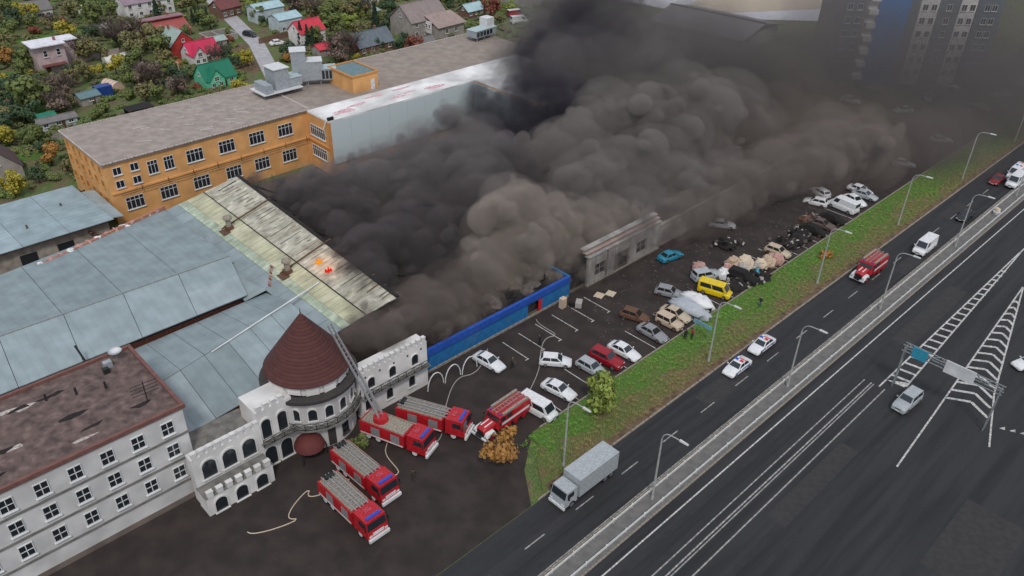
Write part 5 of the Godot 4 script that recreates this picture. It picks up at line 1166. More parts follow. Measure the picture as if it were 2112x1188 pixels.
	for q in [-1, 1]: k.bar(base + sd * q, tip + sd * q * .7, .12); k.bar(base + sd * q + V(0, .45, 0), tip + sd * q * .7 + V(0, .3, 0), .07)
	part("raised_ladder", k.done(), mats.shutter_grey, a)
	for i in 22:
		var c := base.lerp(tip, (i + .5) / 22.0); part("raised_ladder_rung", barm(c - sd * .9, c + sd * .9, .05), mats.shutter_grey, a)
	car("car", "dark car parked on the village lane by the pale blue roofs", "car", "hatch", mats.paint_dark, 104.6, -211, .35)
	car("car", "white car parked in the garden below the red roofed house", "car", "sedan", w, 106.4, -199.2, 1.4)
	car("van", "white van parked beyond the far end of the works roof", "van", "van", w, 171.4, -173.6, 1.2, "", {"side": 1})
	car("van", "white van with red cab parked behind the other white van", "van", "van", mats.paint_red, 175.6, -179.6, 1.3, "", {"side": 1, "roof": w})

func lot_clutter(rng: RandomNumberGenerator):
	var t := thing("covered_car", "car hidden under pale grey tarpaulin, fully covered", "covered car", V(84.6, 0, -50.0), .08)
	var k := MB.new(); k.smooth(); k.blob(V(0, .6, 0), V(1.35, 1.2, 3.1), 7, .22, 20); part("tarpaulin", k.done(), mats.tarp_grey, t)
	k = MB.new(); k.blob(V(.4, 1.2, -.5), V(.3, .2, .5), 3, .3, 8); part("dark_hole", k.done(), mats.charred, t)
	t = thing("covered_car", "car half hidden under torn grey white tarpaulin with dark front corner", "covered car", V(86.9, 0, -50.2), .1)
	k = MB.new(); k.smooth(); k.blob(V(0, .65, -.2), V(1.3, 1.1, 2.7), 12, .25, 20); part("tarpaulin", k.done(), mats.white_paint, t); part("bonnet", boxm(V(.2, .5, 1.9), V(1.4, .5, 1.0)), mats.soot, t)
	var items := [["beige", 99.2, -52.4, 1.5, "bag_beige"], ["cream", 100.6, -51.2, 1.6, "bag_cream"], ["grey", 99.0, -50.6, 1.3, "bag_grey"], ["pink", 97.6, -52.2, 1.2, "bag_pink"], ["cream", 102.6, -49.6, 1.3, "bag_cream"], ["beige", 104.0, -49.3, 1.4, "bag_beige"], ["pink", 106.0, -48.9, 1.3, "bag_pink"], ["beige", 94.8, -55.6, 1.2, "bag_pink"], ["grey", 101.4, -50.0, 1.1, "bag_grey"], ["white", 96.0, -52.2, 1.1, "white_paint"]]
	var where := ["at the back of the pile by the charred estate car", "tallest one, in the middle of the pile", "at the left of the pile beside the turquoise bale", "leftmost, away from the kerb", "upright one nearest the kerb", "second from the right end by the kerb", "right end of the pile at the kerb", "alone in front of the silver estate car", "small one between the tall bale and the kerb", "whitest one beside the charred estate car"]
	for i in items.size():
		var q: Array = items[i]
		var o := thing("salvaged_bale", "%s bale of salvaged goods, %s" % [q[0], where[i]], "bale", V(q[1], 0, q[2]), i * .7, "salvaged goods heaped by the verge")
		k = MB.new(); k.blob(V(0, q[3] * .5, 0), V(q[3] * .95, q[3] * .8, q[3] * .8), i + 3, .35, 11); part("bundle", k.done(), mats[q[4]], o)
		k = MB.new(); k.blob(V(.3, q[3] * 1.05, .1), V(q[3] * .55, q[3] * .45, q[3] * .6), i + 30, .4, 9); part("loose_cloth", k.done(), mats[q[4]], o)
	t = thing("salvaged_bale", "turquoise plastic wrapped bale in the beige pile", "bale", V(100.3, 0, -48.9), .4, "salvaged goods heaped by the verge"); k = MB.new(); k.blob(V(0, .5, 0), V(.8, .6, .6), 9, .3, 10); part("bundle", k.done(), mats.tarp_cyan, t)
	for i in 7:
		var q: Array = [[95.6, -49.4, "between the yellow minibus and the charred estate car"], [100.2, -48.6, "under the beige bales at the kerb"], [112.2, -50.6, "left end of the far black heap row"], [114.6, -50.2, "middle of the far black heap row"], [117.0, -50.8, "right part of the far black heap row"], [104.6, -57.2, "small scatter in the middle of the lot"], [122.6, -52.6, "dark red heap near the far white van"]][i]
		var o := thing("charred_heap", "charred scrap heap, %s" % q[2], "scrap heap", V(q[0], 0, q[1]), i * 1.1)
		k = MB.new(); k.blob(V(0, .2, 0), V(2.0, .8, 1.5), i + 50, .5, 12); part("ash_mound", k.done(), mats.charred if i != 6 else mats.rust, o)
		for j in 22: part("scrap", boxm(V(rng.randfn() * 1.2, .5 + rng.randf() * .4, rng.randfn() * .8), V(rng.randf_range(.2, .7), rng.randf_range(.08, .3), rng.randf_range(.2, .6)), Basis.from_euler(V(rng.randf(), rng.randf() * 3, rng.randf()))), [mats.charred, mats.soot, mats.ash, mats.bag_grey][j % 4 if j % 8 else 3], o)
	for i in 2:
		var o := thing("pallet", ["pale wooden pallet lying before the grey shop front, left one", "pale wooden pallet lying before the grey shop front, right one"][i], "pallet", [V(78.3, 0, -61.3), V(79.9, 0, -60.5)][i], .3)
		for j in 6: part("board", boxm(V(-.6 + j * .24, .14, 0), V(.2, .03, 1.3)), mats.bag_cream, o)
		for j in 3: part("bearer", boxm(V(0, .06, -.55 + j * .55), V(1.4, .1, .1)), mats.bag_beige, o)
	for i in 3:
		var o := thing("salvaged_crate", ["beige upright cabinet at the right end of the blue shop front", "broken grey cabinet lying by the blue shop front's end", "small dark bin between the cabinets at the blue shop front"][i], ["cabinet", "cabinet", "bin"][i], [V(72.2, 0, -62.9), V(74.2, 0, -61.6), V(73.3, 0, -62.2)][i], i * .6)
		part("case", boxm(V(0, [.8, .4, .35][i], 0), [V(.9, 1.6, .7), V(1.3, .8, .9), V(.6, .7, .6)][i]), [mats.bag_cream, mats.bag_grey, mats.soot][i], o)
		part("door", boxm(V(0, [.8, .4, .35][i], [.37, .47, .32][i]), [V(.8, 1.4, .04), V(1.1, .6, .04), V(.5, .5, .04)][i]), [mats.bag_beige, mats.ash, mats.charred][i], o)
	for i in 4:
		var hpts := [[V(41, .06, -54), V(46, .06, -57.5), V(52, .06, -60.5), V(58, .06, -63)], [V(35, .06, -53), V(37, .06, -57), V(40, .06, -59), V(44, .06, -61)], [V(51, .06, -52), V(60, .06, -55.5), V(66, .06, -59), V(67.5, .06, -63.5)], [V(31, .06, -56), V(27, .06, -57), V(24, .06, -55), V(20, .06, -57)]][i] as Array
		var cv := Curve3D.new()
		for j in 4: cv.add_point(hpts[j], V(-1.6, 0, 1.2 if j % 2 else -1.0), V(1.6, 0, -1.2 if j % 2 else 1.0))
		k = MB.new(); k.tube(Array(cv.get_baked_points()).filter(func(_q): return rng.randf() < 2.0).slice(0, -1, 3), .06, 5)
		tag(part("fire_hose", k.done(), mats.bag_cream if i % 2 else mats.bag_grey), "fire hose snaking over the asphalt, %s" % ["from the aerial truck to the blue wall", "short one from the aerial truck to the castle wall", "longest one, to the blue shop doorway", "below the white annex and castle bays"][i], "fire hose")
	# arched entrance frames before the blue shop
	t = thing("arch_frame", "white hoop arches over the entrance before the blue shop front", "arch", V(50.4, 0, -61.4))
	for j in 3:
		var pts := []
		for i in 11: pts.append(V(j * 2.6 - 2.6 + cos(PI * i / 10) * 1.25, sin(PI * i / 10) * 2.2, .2 * j))
		k = MB.new(); k.tube(pts, .07, 6); part("hoop", k.done(), mats.white_paint, t)
	# loose litter of the lot, too fine to count
	k = MB.new()
	for i in 420:
		var c := V(rng.randf_range(70, 130), .03, rng.randf_range(-63, -48.5)); k.box(c, V(rng.randf_range(.06, .3), rng.randf_range(.03, .12), rng.randf_range(.06, .3)), Basis(Vector3.UP, rng.randf() * 3))
	var li := part("loose_litter", k.done(), mats.ash); li.set_meta("kind", "stuff"); tag(li, "small ash and litter scattered over the parking lot", "litter")
	var mm := MultiMesh.new(); mm.transform_format = MultiMesh.TRANSFORM_3D; mm.use_colors = true
	var gmesh := MB.new()
	for i in 7:
		var a := i * 2.4; var b := V(cos(a) * .12, 0, sin(a) * .12); gmesh.tri(b - V(.04, 0, .02), b + V(.04, 0, .02), b * 2.2 + V(0, .1 + .03 * (i % 3), 0), V(0, .5, 1))
	mm.mesh = gmesh.done(); mm.instance_count = 5000
	var gno := FastNoiseLite.new(); gno.seed = 5; gno.frequency = .05
	for i in 5000:
		var p := V(rng.randf_range(48, 190), .13, rng.randf_range(-47.2, -40.6)); var s := rng.randf_range(.6, 1.5)
		mm.set_instance_transform(i, Transform3D(Basis(Vector3.UP, rng.randf() * TAU).scaled(V(s, s, s)), p))
		var q := clampf(.5 + gno.get_noise_2d(p.x, p.z * 2) + (-44.4 - p.z) * .12, 0, 1)
		mm.set_instance_color(i, Color8(150, 140, 94).lerp(Color8(122, 164, 74), q).srgb_to_linear())
	var gm := mat("grass_blades", 255, 255, 255, .95, ""); gm.backlight_enabled = true; gm.backlight = Color(.5, .5, .4); gm.vertex_color_use_as_albedo = true
	var gi := MultiMeshInstance3D.new(); gi.name = "verge_grass"; gi.multimesh = mm; gi.material_override = gm; gi.set_meta("kind", "stuff"); add_child(gi, true)
	tag(gi, "short green and brown grass on the verge between lot and road", "grass")

func people():
	var skin := Color8(196, 156, 132).srgb_to_linear(); var hair := Color8(44, 34, 28).srgb_to_linear()
	var make := func(top: Color, legs: Color, stride: float, arm: float) -> ArrayMesh:
		var sh := Color8(28, 26, 26).srgb_to_linear(); var B := []
		B.append([V(0, 1.60, .02), V(0, 1.64, .03), .085, .095, skin]); B.append([V(0, 1.69, -.015), V(0, 1.66, -.03), .085, .088, hair]); B.append([V(0, 1.59, .115), V(0, 1.56, .12), .018, .022, skin])
		B.append([V(0, 1.46, 0), V(0, 1.55, .01), .06, .055, skin])
		B.append([V(-.09, 1.36, 0), V(.09, 1.36, 0), .12, .12, top]); B.append([V(0, 1.36, 0), V(0, 1.0, 0), .15, .15, top])
		for s in [-1, 1]:
			var hip := V(s * .1, .94, 0); var kn := V(s * .11, .5, stride * s * .22); var an := V(s * .11, .1, stride * s * .34 - (.08 if stride * s < 0 else 0.0))
			B.append([hip, kn, .105, .07, legs]); B.append([kn, an, .068, .048, legs]); B.append([an + V(0, -.04, -.03), an + V(0, -.055, .16), .05, .042, sh])
			var shd := V(s * .2, 1.38, 0); var el := V(s * .27, 1.1, -stride * s * .14 + arm * .1); var wr := V(s * .25, .88 + arm * .2, -stride * s * .2 + .08 + arm * .22)
			B.append([shd, el, .06, .048, top]); B.append([el, wr, .045, .034, top]); B.append([wr, wr + V(0, -.08, .03), .036, .03, skin])
			for f in 4: B.append([wr + V((f - 1.5) * .018, -.08, .03), wr + V((f - 1.5) * .02, -.155 + absf(f - 1.4) * .012, .045), .011, .009, skin])
			B.append([wr + V(-s * .025, -.04, .04), wr + V(-s * .04, -.1, .06), .011, .009, skin])
		return figure(B, .024)
	var dk := Color8(34, 36, 44).srgb_to_linear(); var bl := Color8(40, 58, 92).srgb_to_linear(); var rd := Color8(168, 52, 40).srgb_to_linear(); var kh := Color8(70, 64, 52).srgb_to_linear(); var te := Color8(40, 92, 100).srgb_to_linear()
	var rows := [[78.7, .14, -46.4, 2.4, "person in black jacket and trousers standing on the verge beside the kerb", dk, dk, .0, .0], [79.5, .14, -45.9, 1.2, "person in red and white jacket standing next to the one in black", rd, dk, .2, .6], [93.2, .14, -43.9, -1.8, "person in dark top and teal trousers walking alone across the grass", dk, te, .9, .1],
		[44.8, .01, -52.2, .4, "person in khaki fire coat between the fire engines", kh, kh, .5, .3], [47.0, .01, -47.9, 2.0, "person in blue jacket walking below the fire engines", bl, dk, .8, .2],
		[36.2, .01, -51.0, 2.6, "person in khaki fire coat beside the lowest fire engine", kh, kh, .2, .5], [57.4, .01, -57.8, .9, "person in khaki fire coat facing the blue shop wall", kh, dk, .4, .8], [63.4, .01, -58.8, 3.4, "person in dark clothes standing on the empty bays before the blue wall", dk, dk, .1, .1]]
	for r in rows:
		var t := thing("person", r[4], "person", V(r[0], r[1], r[2]), r[3])
		part("body", make.call(r[5], r[6], r[7], r[8]), mats.person, t)
func garden_trees(_rng: RandomNumberGenerator):
	var rows := [
		[59.8,-258.7,5.6,5.9,"d","dark green tree closest left of the grey roofed house at top left"],
		[57.7,-255.5,4.7,5.0,"d","dark green tree, second nearest one left of the grey roofed house at top left"],
		[64.5,-263.0,6.2,6.5,"y","yellow tree closest left of the grey roofed house at top left"],
		[62.1,-254.5,4.7,5.0,"o","olive green tree closest in front of the grey roofed house at top left"],
		[61.6,-248.9,2.4,4.0,"r","reddish bush closest in front of the grey roofed house at top left"],
		[69.7,-252.1,2.4,4.1,"r","reddish bush closest right of the grey roofed house at top left"],
		[66.2,-249.9,4.6,4.9,"b","brown tree closest in front of the grey roofed house at top left"],
		[66.6,-237.7,6.0,6.3,"y","yellow tree closest left of the wide brick red roof"],
		[75.9,-241.9,8.5,9.0,"o","olive green tree, second nearest one left of the wide brick red roof"],
		[81.3,-247.9,6.3,6.6,"o","olive green tree closest left of the long lilac roofed house"],
		[72.1,-239.3,3.0,3.1,"d","dark green tree, second nearest one left of the wide brick red roof"],
		[72.8,-220.9,8.3,8.3,"p","bare grey twigged tree closest behind the longest white greenhouse"],
		[62.8,-217.2,6.2,6.5,"b","brown tree, second nearest one right of the snow white roofed house"],
		[65.7,-213.9,5.4,5.7,"b","brown tree closest left of the longest white greenhouse"],
		[60.9,-218.3,2.4,4.0,"y","yellow bush closest right of the snow white roofed house"],
		[60.9,-205.1,2.4,4.1,"y","yellow bush, second nearest one right of the snow white roofed house"],
		[58.1,-201.5,4.5,4.7,"b","brown tree closest behind the dark blue container"],
		[64.5,-201.2,5.4,5.7,"y","yellow tree closest left of the timber pergola"],
		[56.1,-205.4,4.1,4.3,"d","dark green tree closest right of the snow white roofed house"],
		[47.3,-224.1,4.8,5.1,"g","orange tree closest left of the snow white roofed house"],
		[49.3,-218.6,6.1,6.5,"o","olive green tree closest left of the snow white roofed house"],
		[48.2,-211.8,2.0,3.3,"y","yellow bush closest left of the snow white roofed house"],
		[43.2,-212.2,2.5,4.1,"y","yellow bush, second nearest one left of the snow white roofed house"],
		[42.1,-189.5,9.1,9.6,"o","olive green tree, second nearest one left of the long low white and grey shed"],
		[49.2,-190.9,6.4,6.4,"p","bare grey twigged tree closest left of the dark blue container"],
		[54.5,-245.1,6.1,6.4,"o","olive green tree, second nearest one in front of the grey roofed house at top left"],
		[50.8,-236.2,5.8,6.2,"b","brown tree closest left of the snow white roofed house"],
		[55.2,-226.9,5.4,5.7,"o","olive green tree closest behind the snow white roofed house"],
		[46.7,-212.8,4.5,4.7,"o","olive green tree, second nearest one left of the snow white roofed house"],
		[48.1,-185.4,4.7,4.9,"b","brown tree closest behind the long low white and grey shed"],
		[45.6,-183.5,5.5,5.5,"p","bare grey twigged tree closest behind the long low white and grey shed"],
		[32.0,-173.6,4.8,5.1,"y","yellow tree closest left of the long low white and grey shed"],
		[37.8,-168.7,4.9,5.2,"o","olive green tree closest in front of the long low white and grey shed"],
		[35.6,-158.4,4.5,4.7,"g","orange tree closest right of the dark brown roofed house"],
		[37.1,-152.2,3.7,3.9,"b","brown tree closest behind the orange works' left corner"],
		[31.4,-152.3,3.1,3.3,"d","dark green tree closest left of the orange works' left corner"],
		[26.3,-149.5,4.8,5.0,"y","yellow tree closest left of the orange works' left corner"],
		[28.9,-161.5,1.9,3.2,"y","yellow bush closest right of the dark brown roofed house"],
		[53.2,-179.2,2.4,4.1,"o","olive green bush closest left of the open black shed"],
		[50.5,-176.9,2.0,3.3,"o","olive green bush closest right of the long low white and grey shed"],
		[96.2,-248.6,3.8,4.0,"b","brown tree closest right of the long lilac roofed house"],
		[92.8,-243.0,6.9,3.0,"c","dark conifer tree closest right of the long lilac roofed house"],
		[77.9,-224.4,7.0,7.0,"p","bare grey twigged tree closest left of the wide brick red roof"],
		[74.1,-212.2,6.9,7.2,"b","brown tree closest right of the longest white greenhouse"],
		[78.4,-213.0,7.5,7.9,"b","brown tree, second nearest one right of the longest white greenhouse"],
		[77.8,-204.9,7.5,7.9,"o","olive green tree closest left of the magenta roofed house"],
		[75.8,-201.8,5.2,5.5,"b","brown tree closest behind the timber pergola"],
		[87.9,-217.0,5.1,5.4,"o","olive green tree closest right of the wide brick red roof"],
		[97.8,-230.6,4.7,2.1,"c","dark conifer tree closest right of the wide brick red roof"],
		[99.0,-230.9,4.4,1.9,"c","dark conifer tree, fourth nearest one left of the dark red roofed house"],
		[99.8,-230.3,4.7,2.1,"c","dark conifer tree, third nearest one left of the dark red roofed house"],
		[101.2,-231.1,4.4,1.9,"c","dark conifer tree, second nearest one left of the dark red roofed house"],
		[102.2,-230.9,4.4,1.9,"c","dark conifer tree closest left of the dark red roofed house"],
		[97.3,-208.0,2.2,3.7,"r","reddish bush closest right of the magenta roofed house"],
		[89.9,-197.4,4.5,4.7,"d","dark green tree closest right of the magenta roofed house"],
		[91.8,-193.8,2.3,3.8,"l","light green bush closest right of the magenta roofed house"],
		[76.1,-199.4,1.9,3.2,"y","yellow bush closest behind the timber pergola"],
		[77.6,-198.1,1.9,3.2,"g","orange bush closest behind the timber pergola"],
		[71.9,-196.2,1.9,3.2,"l","light green bush closest left of the timber pergola"],
		[73.6,-185.7,5.1,5.4,"d","dark green tree closest left of the deep green roofed house"],
		[66.1,-185.1,7.0,7.0,"p","bare grey twigged tree closest right of the dark blue container"],
		[64.1,-177.3,4.6,4.9,"o","olive green tree closest behind the open black shed"],
		[69.1,-178.5,4.9,4.9,"p","bare grey twigged tree closest left of the deep green roofed house"],
		[74.2,-179.4,1.6,2.5,"r","reddish bush closest left of the deep green roofed house"],
		[62.7,-180.2,4.9,5.2,"b","brown tree closest behind the open black shed"],
		[60.2,-183.8,2.2,3.7,"o","olive green bush closest right of the dark blue container"],
		[74.0,-171.3,2.1,3.6,"o","olive green bush closest in front of the deep green roofed house"],
		[80.1,-168.2,5.0,5.3,"y","yellow tree closest right of the deep green roofed house"],
		[91.4,-187.9,4.3,4.5,"y","yellow tree closest right of the magenta roofed house"],
		[113.2,-221.9,5.1,5.3,"o","olive green tree closest left of the farther icy blue roof"],
		[114.7,-229.4,4.3,4.5,"o","olive green tree, second nearest one left of the farther icy blue roof"],
		[101.8,-187.3,4.6,4.9,"d","dark green tree closest left of the bright red roofed house"],
		[101.1,-184.9,2.4,4.0,"g","orange bush closest in front of the bright red roofed house"],
		[110.3,-193.9,6.6,2.9,"c","dark conifer tree closest left of the bright red roofed house"],
		[111.6,-192.7,5.9,2.6,"c","dark conifer tree closest in front of the bright red roofed house"],
		[111.8,-190.3,5.9,2.5,"c","dark conifer tree, second nearest one in front of the bright red roofed house"],
		[113.9,-191.6,5.4,5.7,"o","olive green tree closest right of the bright red roofed house"],
		[122.5,-198.4,6.5,6.9,"o","olive green tree, second nearest one right of the bright red roofed house"],
		[126.8,-213.0,6.8,7.1,"b","brown tree closest right of the nearer icy blue roof"],
		[134.5,-207.0,7.5,7.9,"b","brown tree, second nearest one left of the pale green pavilion"],
		[110.6,-178.4,7.1,7.1,"p","bare grey twigged tree, second nearest one left of the slate grey roofed house"],
		[114.3,-177.4,7.1,7.1,"p","bare grey twigged tree closest left of the slate grey roofed house"],
		[109.9,-174.8,5.0,5.0,"p","bare grey twigged tree, third nearest one left of the slate grey roofed house"],
		[115.0,-175.4,1.7,2.9,"y","yellow bush closest left of the slate grey roofed house"],
		[139.1,-207.8,2.5,4.4,"l","light green bush closest left of the pale green pavilion"],
		[132.5,-211.7,5.7,6.0,"o","olive green tree closest left of the pale green pavilion"],
		[126.7,-190.5,5.5,5.8,"b","brown tree closest behind the slate grey roofed house"],
		[130.5,-188.0,8.2,3.6,"c","dark conifer tree closest behind the slate grey roofed house"],
		[131.4,-189.7,9.0,3.9,"c","dark conifer tree closest left of the big taupe roofed house"],
		[125.8,-204.8,4.2,1.8,"c","dark conifer tree closest right of the nearer icy blue roof"],
		[147.0,-205.1,6.1,6.4,"d","dark green tree closest right of the pale green pavilion"],
		[154.2,-206.1,2.3,3.8,"g","orange bush closest right of the pale green pavilion"],
		[139.5,-183.4,5.0,5.0,"p","bare grey twigged tree closest left of the big taupe roofed house"],
		[136.8,-191.3,5.4,5.7,"d","dark green tree closest left of the big taupe roofed house"],
		[130.0,-170.3,5.5,5.8,"r","reddish tree closest right of the slate grey roofed house"],
		[130.5,-175.2,4.2,4.4,"d","dark green tree, third nearest one right of the slate grey roofed house"],
		[168.8,-183.7,6.7,7.0,"r","reddish tree closest right of the small pale blue roofed house"],
		[164.8,-175.2,3.7,3.9,"b","brown tree closest left of the white van at the roof's far end"],
		[176.1,-183.0,4.6,4.8,"l","light green tree closest behind the white van at the roof's far end"],
		[127.9,-175.2,3.4,3.6,"d","dark green tree, second nearest one right of the slate grey roofed house"],
		[124.0,-178.0,3.7,3.9,"d","dark green tree closest right of the slate grey roofed house"],
		[123.7,-195.9,4.5,4.7,"o","olive green tree, third nearest one right of the bright red roofed house"],
		[140.7,-206.2,5.1,5.4,"b","brown tree closest left of the pale green pavilion"],
		[162.9,-200.5,6.6,6.6,"p","bare grey twigged tree closest left of the small pale blue roofed house"],
		[142.8,-214.1,6.2,6.5,"d","dark green tree closest left of the pale green pavilion"],
		[129.9,-166.4,1.6,2.1,"g","orange bush closest right of the slate grey roofed house"],
		[100.1,-185.7,1.6,2.6,"o","olive green bush closest in front of the bright red roofed house"],
		[100.7,-216.0,2.1,3.6,"o","olive green bush closest left of the nearer icy blue roof"],
		[113.3,-218.5,2.9,3.1,"d","dark green tree closest in front of the farther icy blue roof"],
		[158.7,-171.8,2.5,2.6,"b","brown bush closest left of the white van at the roof's far end"],
		[175.1,-174.6,3.2,3.4,"d","dark green tree closest right of the white van at the roof's far end"],
		[165.5,-197.8,2.8,2.9,"d","dark green tree closest left of the small pale blue roofed house"],
		[90.2,-268.3,3.6,4.6,"o","olive green tree, second nearest one left of the long lilac roofed house"],
		[192.0,-199.8,4.2,5.1,"d","dark green tree closest right of the small pale blue roofed house"],
		[82.4,-273.8,3.9,3.9,"o","olive green tree closest right of the grey roofed house at top left"],
		[71.0,-234.6,4.3,5.5,"d","dark green tree closest left of the wide brick red roof"],
		[120.7,-247.8,6.8,6.7,"b","brown tree closest behind the dark red roofed house"],
		[52.6,-253.5,5.8,5.8,"d","dark green tree, third nearest one left of the grey roofed house at top left"],
		[71.0,-299.6,5.0,5.5,"d","dark green tree closest behind the grey roofed house at top left"],
		[64.5,-190.7,5.5,6.4,"o","olive green tree closest right of the dark blue container"],
		[39.6,-194.9,6.4,6.6,"d","dark green tree, fifth nearest one left of the long low white and grey shed"],
		[194.6,-210.4,4.1,4.2,"o","olive green tree, third nearest one behind the small pale blue roofed house"],
		[110.8,-279.3,2.7,3.2,"o","olive green tree closest behind the long lilac roofed house"],
		[78.5,-289.0,5.7,5.9,"b","brown tree closest behind the grey roofed house at top left"],
		[84.7,-290.4,4.2,5.0,"o","olive green tree, third nearest one behind the grey roofed house at top left"],
		[34.8,-181.3,3.9,4.2,"d","dark green tree, second nearest one left of the long low white and grey shed"],
		[78.6,-252.5,3.6,4.8,"l","light green tree closest left of the long lilac roofed house"],
		[99.8,-224.3,5.9,6.6,"o","olive green tree, second nearest one right of the wide brick red roof"],
		[127.6,-197.1,5.2,6.7,"l","light green tree closest right of the bright red roofed house"],
		[151.0,-236.7,6.5,6.6,"o","olive green tree, third nearest one left of the pale green pavilion"],
		[88.1,-189.1,3.8,4.6,"d","dark green tree, second nearest one right of the magenta roofed house"],
		[168.4,-202.2,6.3,6.2,"d","dark green tree, second nearest one left of the small pale blue roofed house"],
		[134.5,-255.3,2.5,3.1,"b","brown bush closest right of the dark red roofed house"],
		[165.5,-226.1,3.4,3.3,"b","brown tree, second nearest one behind the pale green pavilion"],
		[79.4,-220.0,2.9,3.3,"b","brown tree closest left of the wide brick red roof"],
		[51.3,-205.6,3.6,4.5,"o","olive green tree closest in front of the snow white roofed house"],
		[72.1,-190.7,5.0,6.6,"o","olive green tree closest in front of the timber pergola"],
		[139.2,-220.9,3.2,3.3,"o","olive green tree, second nearest one left of the pale green pavilion"],
		[44.3,-198.3,6.3,6.6,"d","dark green tree closest left of the dark blue container"],
		[70.4,-307.8,6.7,6.8,"o","olive green tree, fourth nearest one behind the grey roofed house at top left"],
		[53.8,-199.5,5.2,5.0,"b","brown tree closest left of the dark blue container"],
		[34.7,-171.0,3.4,3.3,"o","olive green tree closest left of the long low white and grey shed"],
		[119.9,-230.1,3.5,3.4,"o","olive green tree closest behind the farther icy blue roof"],
		[131.2,-217.2,3.7,3.6,"d","dark green tree, second nearest one left of the pale green pavilion"],
		[117.6,-232.8,5.8,6.4,"l","light green tree closest right of the dark red roofed house"],
		[101.8,-243.2,5.7,6.6,"b","brown tree closest left of the dark red roofed house"],
		[182.9,-219.3,5.3,6.8,"o","olive green tree, second nearest one behind the small pale blue roofed house"],
		[49.0,-199.7,2.8,3.1,"o","olive green tree closest left of the dark blue container"],
		[41.4,-202.8,3.7,4.0,"p","bare grey twigged tree closest left of the snow white roofed house"],
		[36.0,-164.1,2.9,3.2,"d","dark green tree closest right of the dark brown roofed house"],
		[39.2,-184.1,5.2,6.6,"d","dark green tree closest left of the long low white and grey shed"],
		[135.4,-262.6,5.3,6.4,"b","brown tree, second nearest one behind the dark red roofed house"],
		[59.2,-209.7,3.3,3.3,"b","brown tree closest right of the snow white roofed house"],
		[32.0,-177.5,5.7,6.7,"d","dark green tree, third nearest one left of the long low white and grey shed"],
		[141.1,-199.7,3.1,4.1,"o","olive green tree closest right of the pale green pavilion"],
		[171.0,-195.6,6.2,6.0,"o","olive green tree closest behind the small pale blue roofed house"],
		[127.5,-225.7,6.0,6.0,"p","bare grey twigged tree closest right of the farther icy blue roof"],
		[36.2,-188.6,3.1,3.7,"o","olive green tree, third nearest one left of the long low white and grey shed"],
		[76.6,-188.0,2.8,3.4,"o","olive green tree closest right of the timber pergola"],
		[93.8,-287.3,3.9,3.8,"d","dark green tree closest right of the grey roofed house at top left"],
		[129.0,-255.1,3.4,4.2,"d","dark green tree closest behind the dark red roofed house"],
		[113.7,-278.1,4.4,5.8,"l","light green tree closest behind the long lilac roofed house"],
		[47.5,-229.3,5.8,6.2,"o","olive green tree, third nearest one left of the snow white roofed house"],
		[62.8,-277.5,4.7,5.3,"o","olive green tree closest left of the grey roofed house at top left"],
		[168.1,-214.3,5.8,5.5,"o","olive green tree closest left of the small pale blue roofed house"],
		[97.5,-275.4,4.0,4.9,"d","dark green tree closest behind the long lilac roofed house"],
		[70.0,-313.2,3.8,4.2,"b","brown tree, second nearest one left of the grey roofed house at top left"],
		[72.2,-294.1,3.6,3.6,"o","olive green tree, second nearest one behind the grey roofed house at top left"],
		[66.6,-304.0,3.6,4.1,"p","bare grey twigged tree closest left of the grey roofed house at top left"],
		[155.2,-196.7,2.6,3.4,"d","dark green bush closest left of the small pale blue roofed house"],
		[76.9,-292.3,2.7,3.0,"o","olive green tree closest behind the grey roofed house at top left"],
		[48.5,-242.2,4.9,6.0,"b","brown tree, second nearest one left of the snow white roofed house"],
		[155.6,-219.1,3.0,3.4,"o","olive green tree closest behind the pale green pavilion"],
		[108.6,-273.0,6.5,6.5,"p","bare grey twigged tree closest behind the long lilac roofed house"],
		[141.7,-194.1,4.5,5.1,"d","dark green tree, second nearest one left of the big taupe roofed house"],
		[35.6,-185.2,4.4,4.7,"b","brown tree closest left of the long low white and grey shed"],
		[89.9,-293.2,5.7,6.8,"b","brown tree, second nearest one right of the grey roofed house at top left"],
		[126.5,-208.1,5.7,6.2,"o","olive green tree closest right of the nearer icy blue roof"],
		[74.9,-256.9,6.3,6.4,"b","brown tree closest right of the grey roofed house at top left"],
		[95.9,-289.6,4.1,4.9,"d","dark green tree, second nearest one right of the grey roofed house at top left"],
		[120.3,-204.1,3.3,3.2,"d","dark green tree closest right of the nearer icy blue roof"],
		[156.0,-230.9,4.6,5.9,"d","dark green tree, second nearest one behind the pale green pavilion"],
		[72.0,-272.1,3.3,3.7,"l","light green tree closest right of the grey roofed house at top left"],
		[153.2,-246.6,4.0,4.1,"o","olive green tree, fourth nearest one left of the pale green pavilion"],
		[189.8,-218.0,4.6,4.6,"b","brown tree closest behind the small pale blue roofed house"],
		[158.5,-220.8,4.0,4.8,"d","dark green tree closest behind the pale green pavilion"],
		[46.8,-194.4,5.4,6.0,"b","brown tree, second nearest one left of the dark blue container"],
		[56.5,-233.5,4.4,5.2,"b","brown tree closest behind the snow white roofed house"],
		[59.0,-264.2,3.2,4.0,"b","brown tree closest left of the grey roofed house at top left"],
		[173.4,-222.2,4.9,5.0,"d","dark green tree, third nearest one left of the small pale blue roofed house"],
		[37.0,-191.6,3.7,3.6,"d","dark green tree, fourth nearest one left of the long low white and grey shed"],
		[162.2,-222.3,4.3,5.7,"b","brown tree closest behind the pale green pavilion"],
		[200.0,-211.1,3.7,4.6,"l","light green tree closest behind the small pale blue roofed house"],
		[80.5,-237.4,4.1,4.4,"b","brown tree, second nearest one left of the wide brick red roof"],
		[132.2,-235.8,5.6,6.4,"d","dark green tree closest right of the farther icy blue roof"],
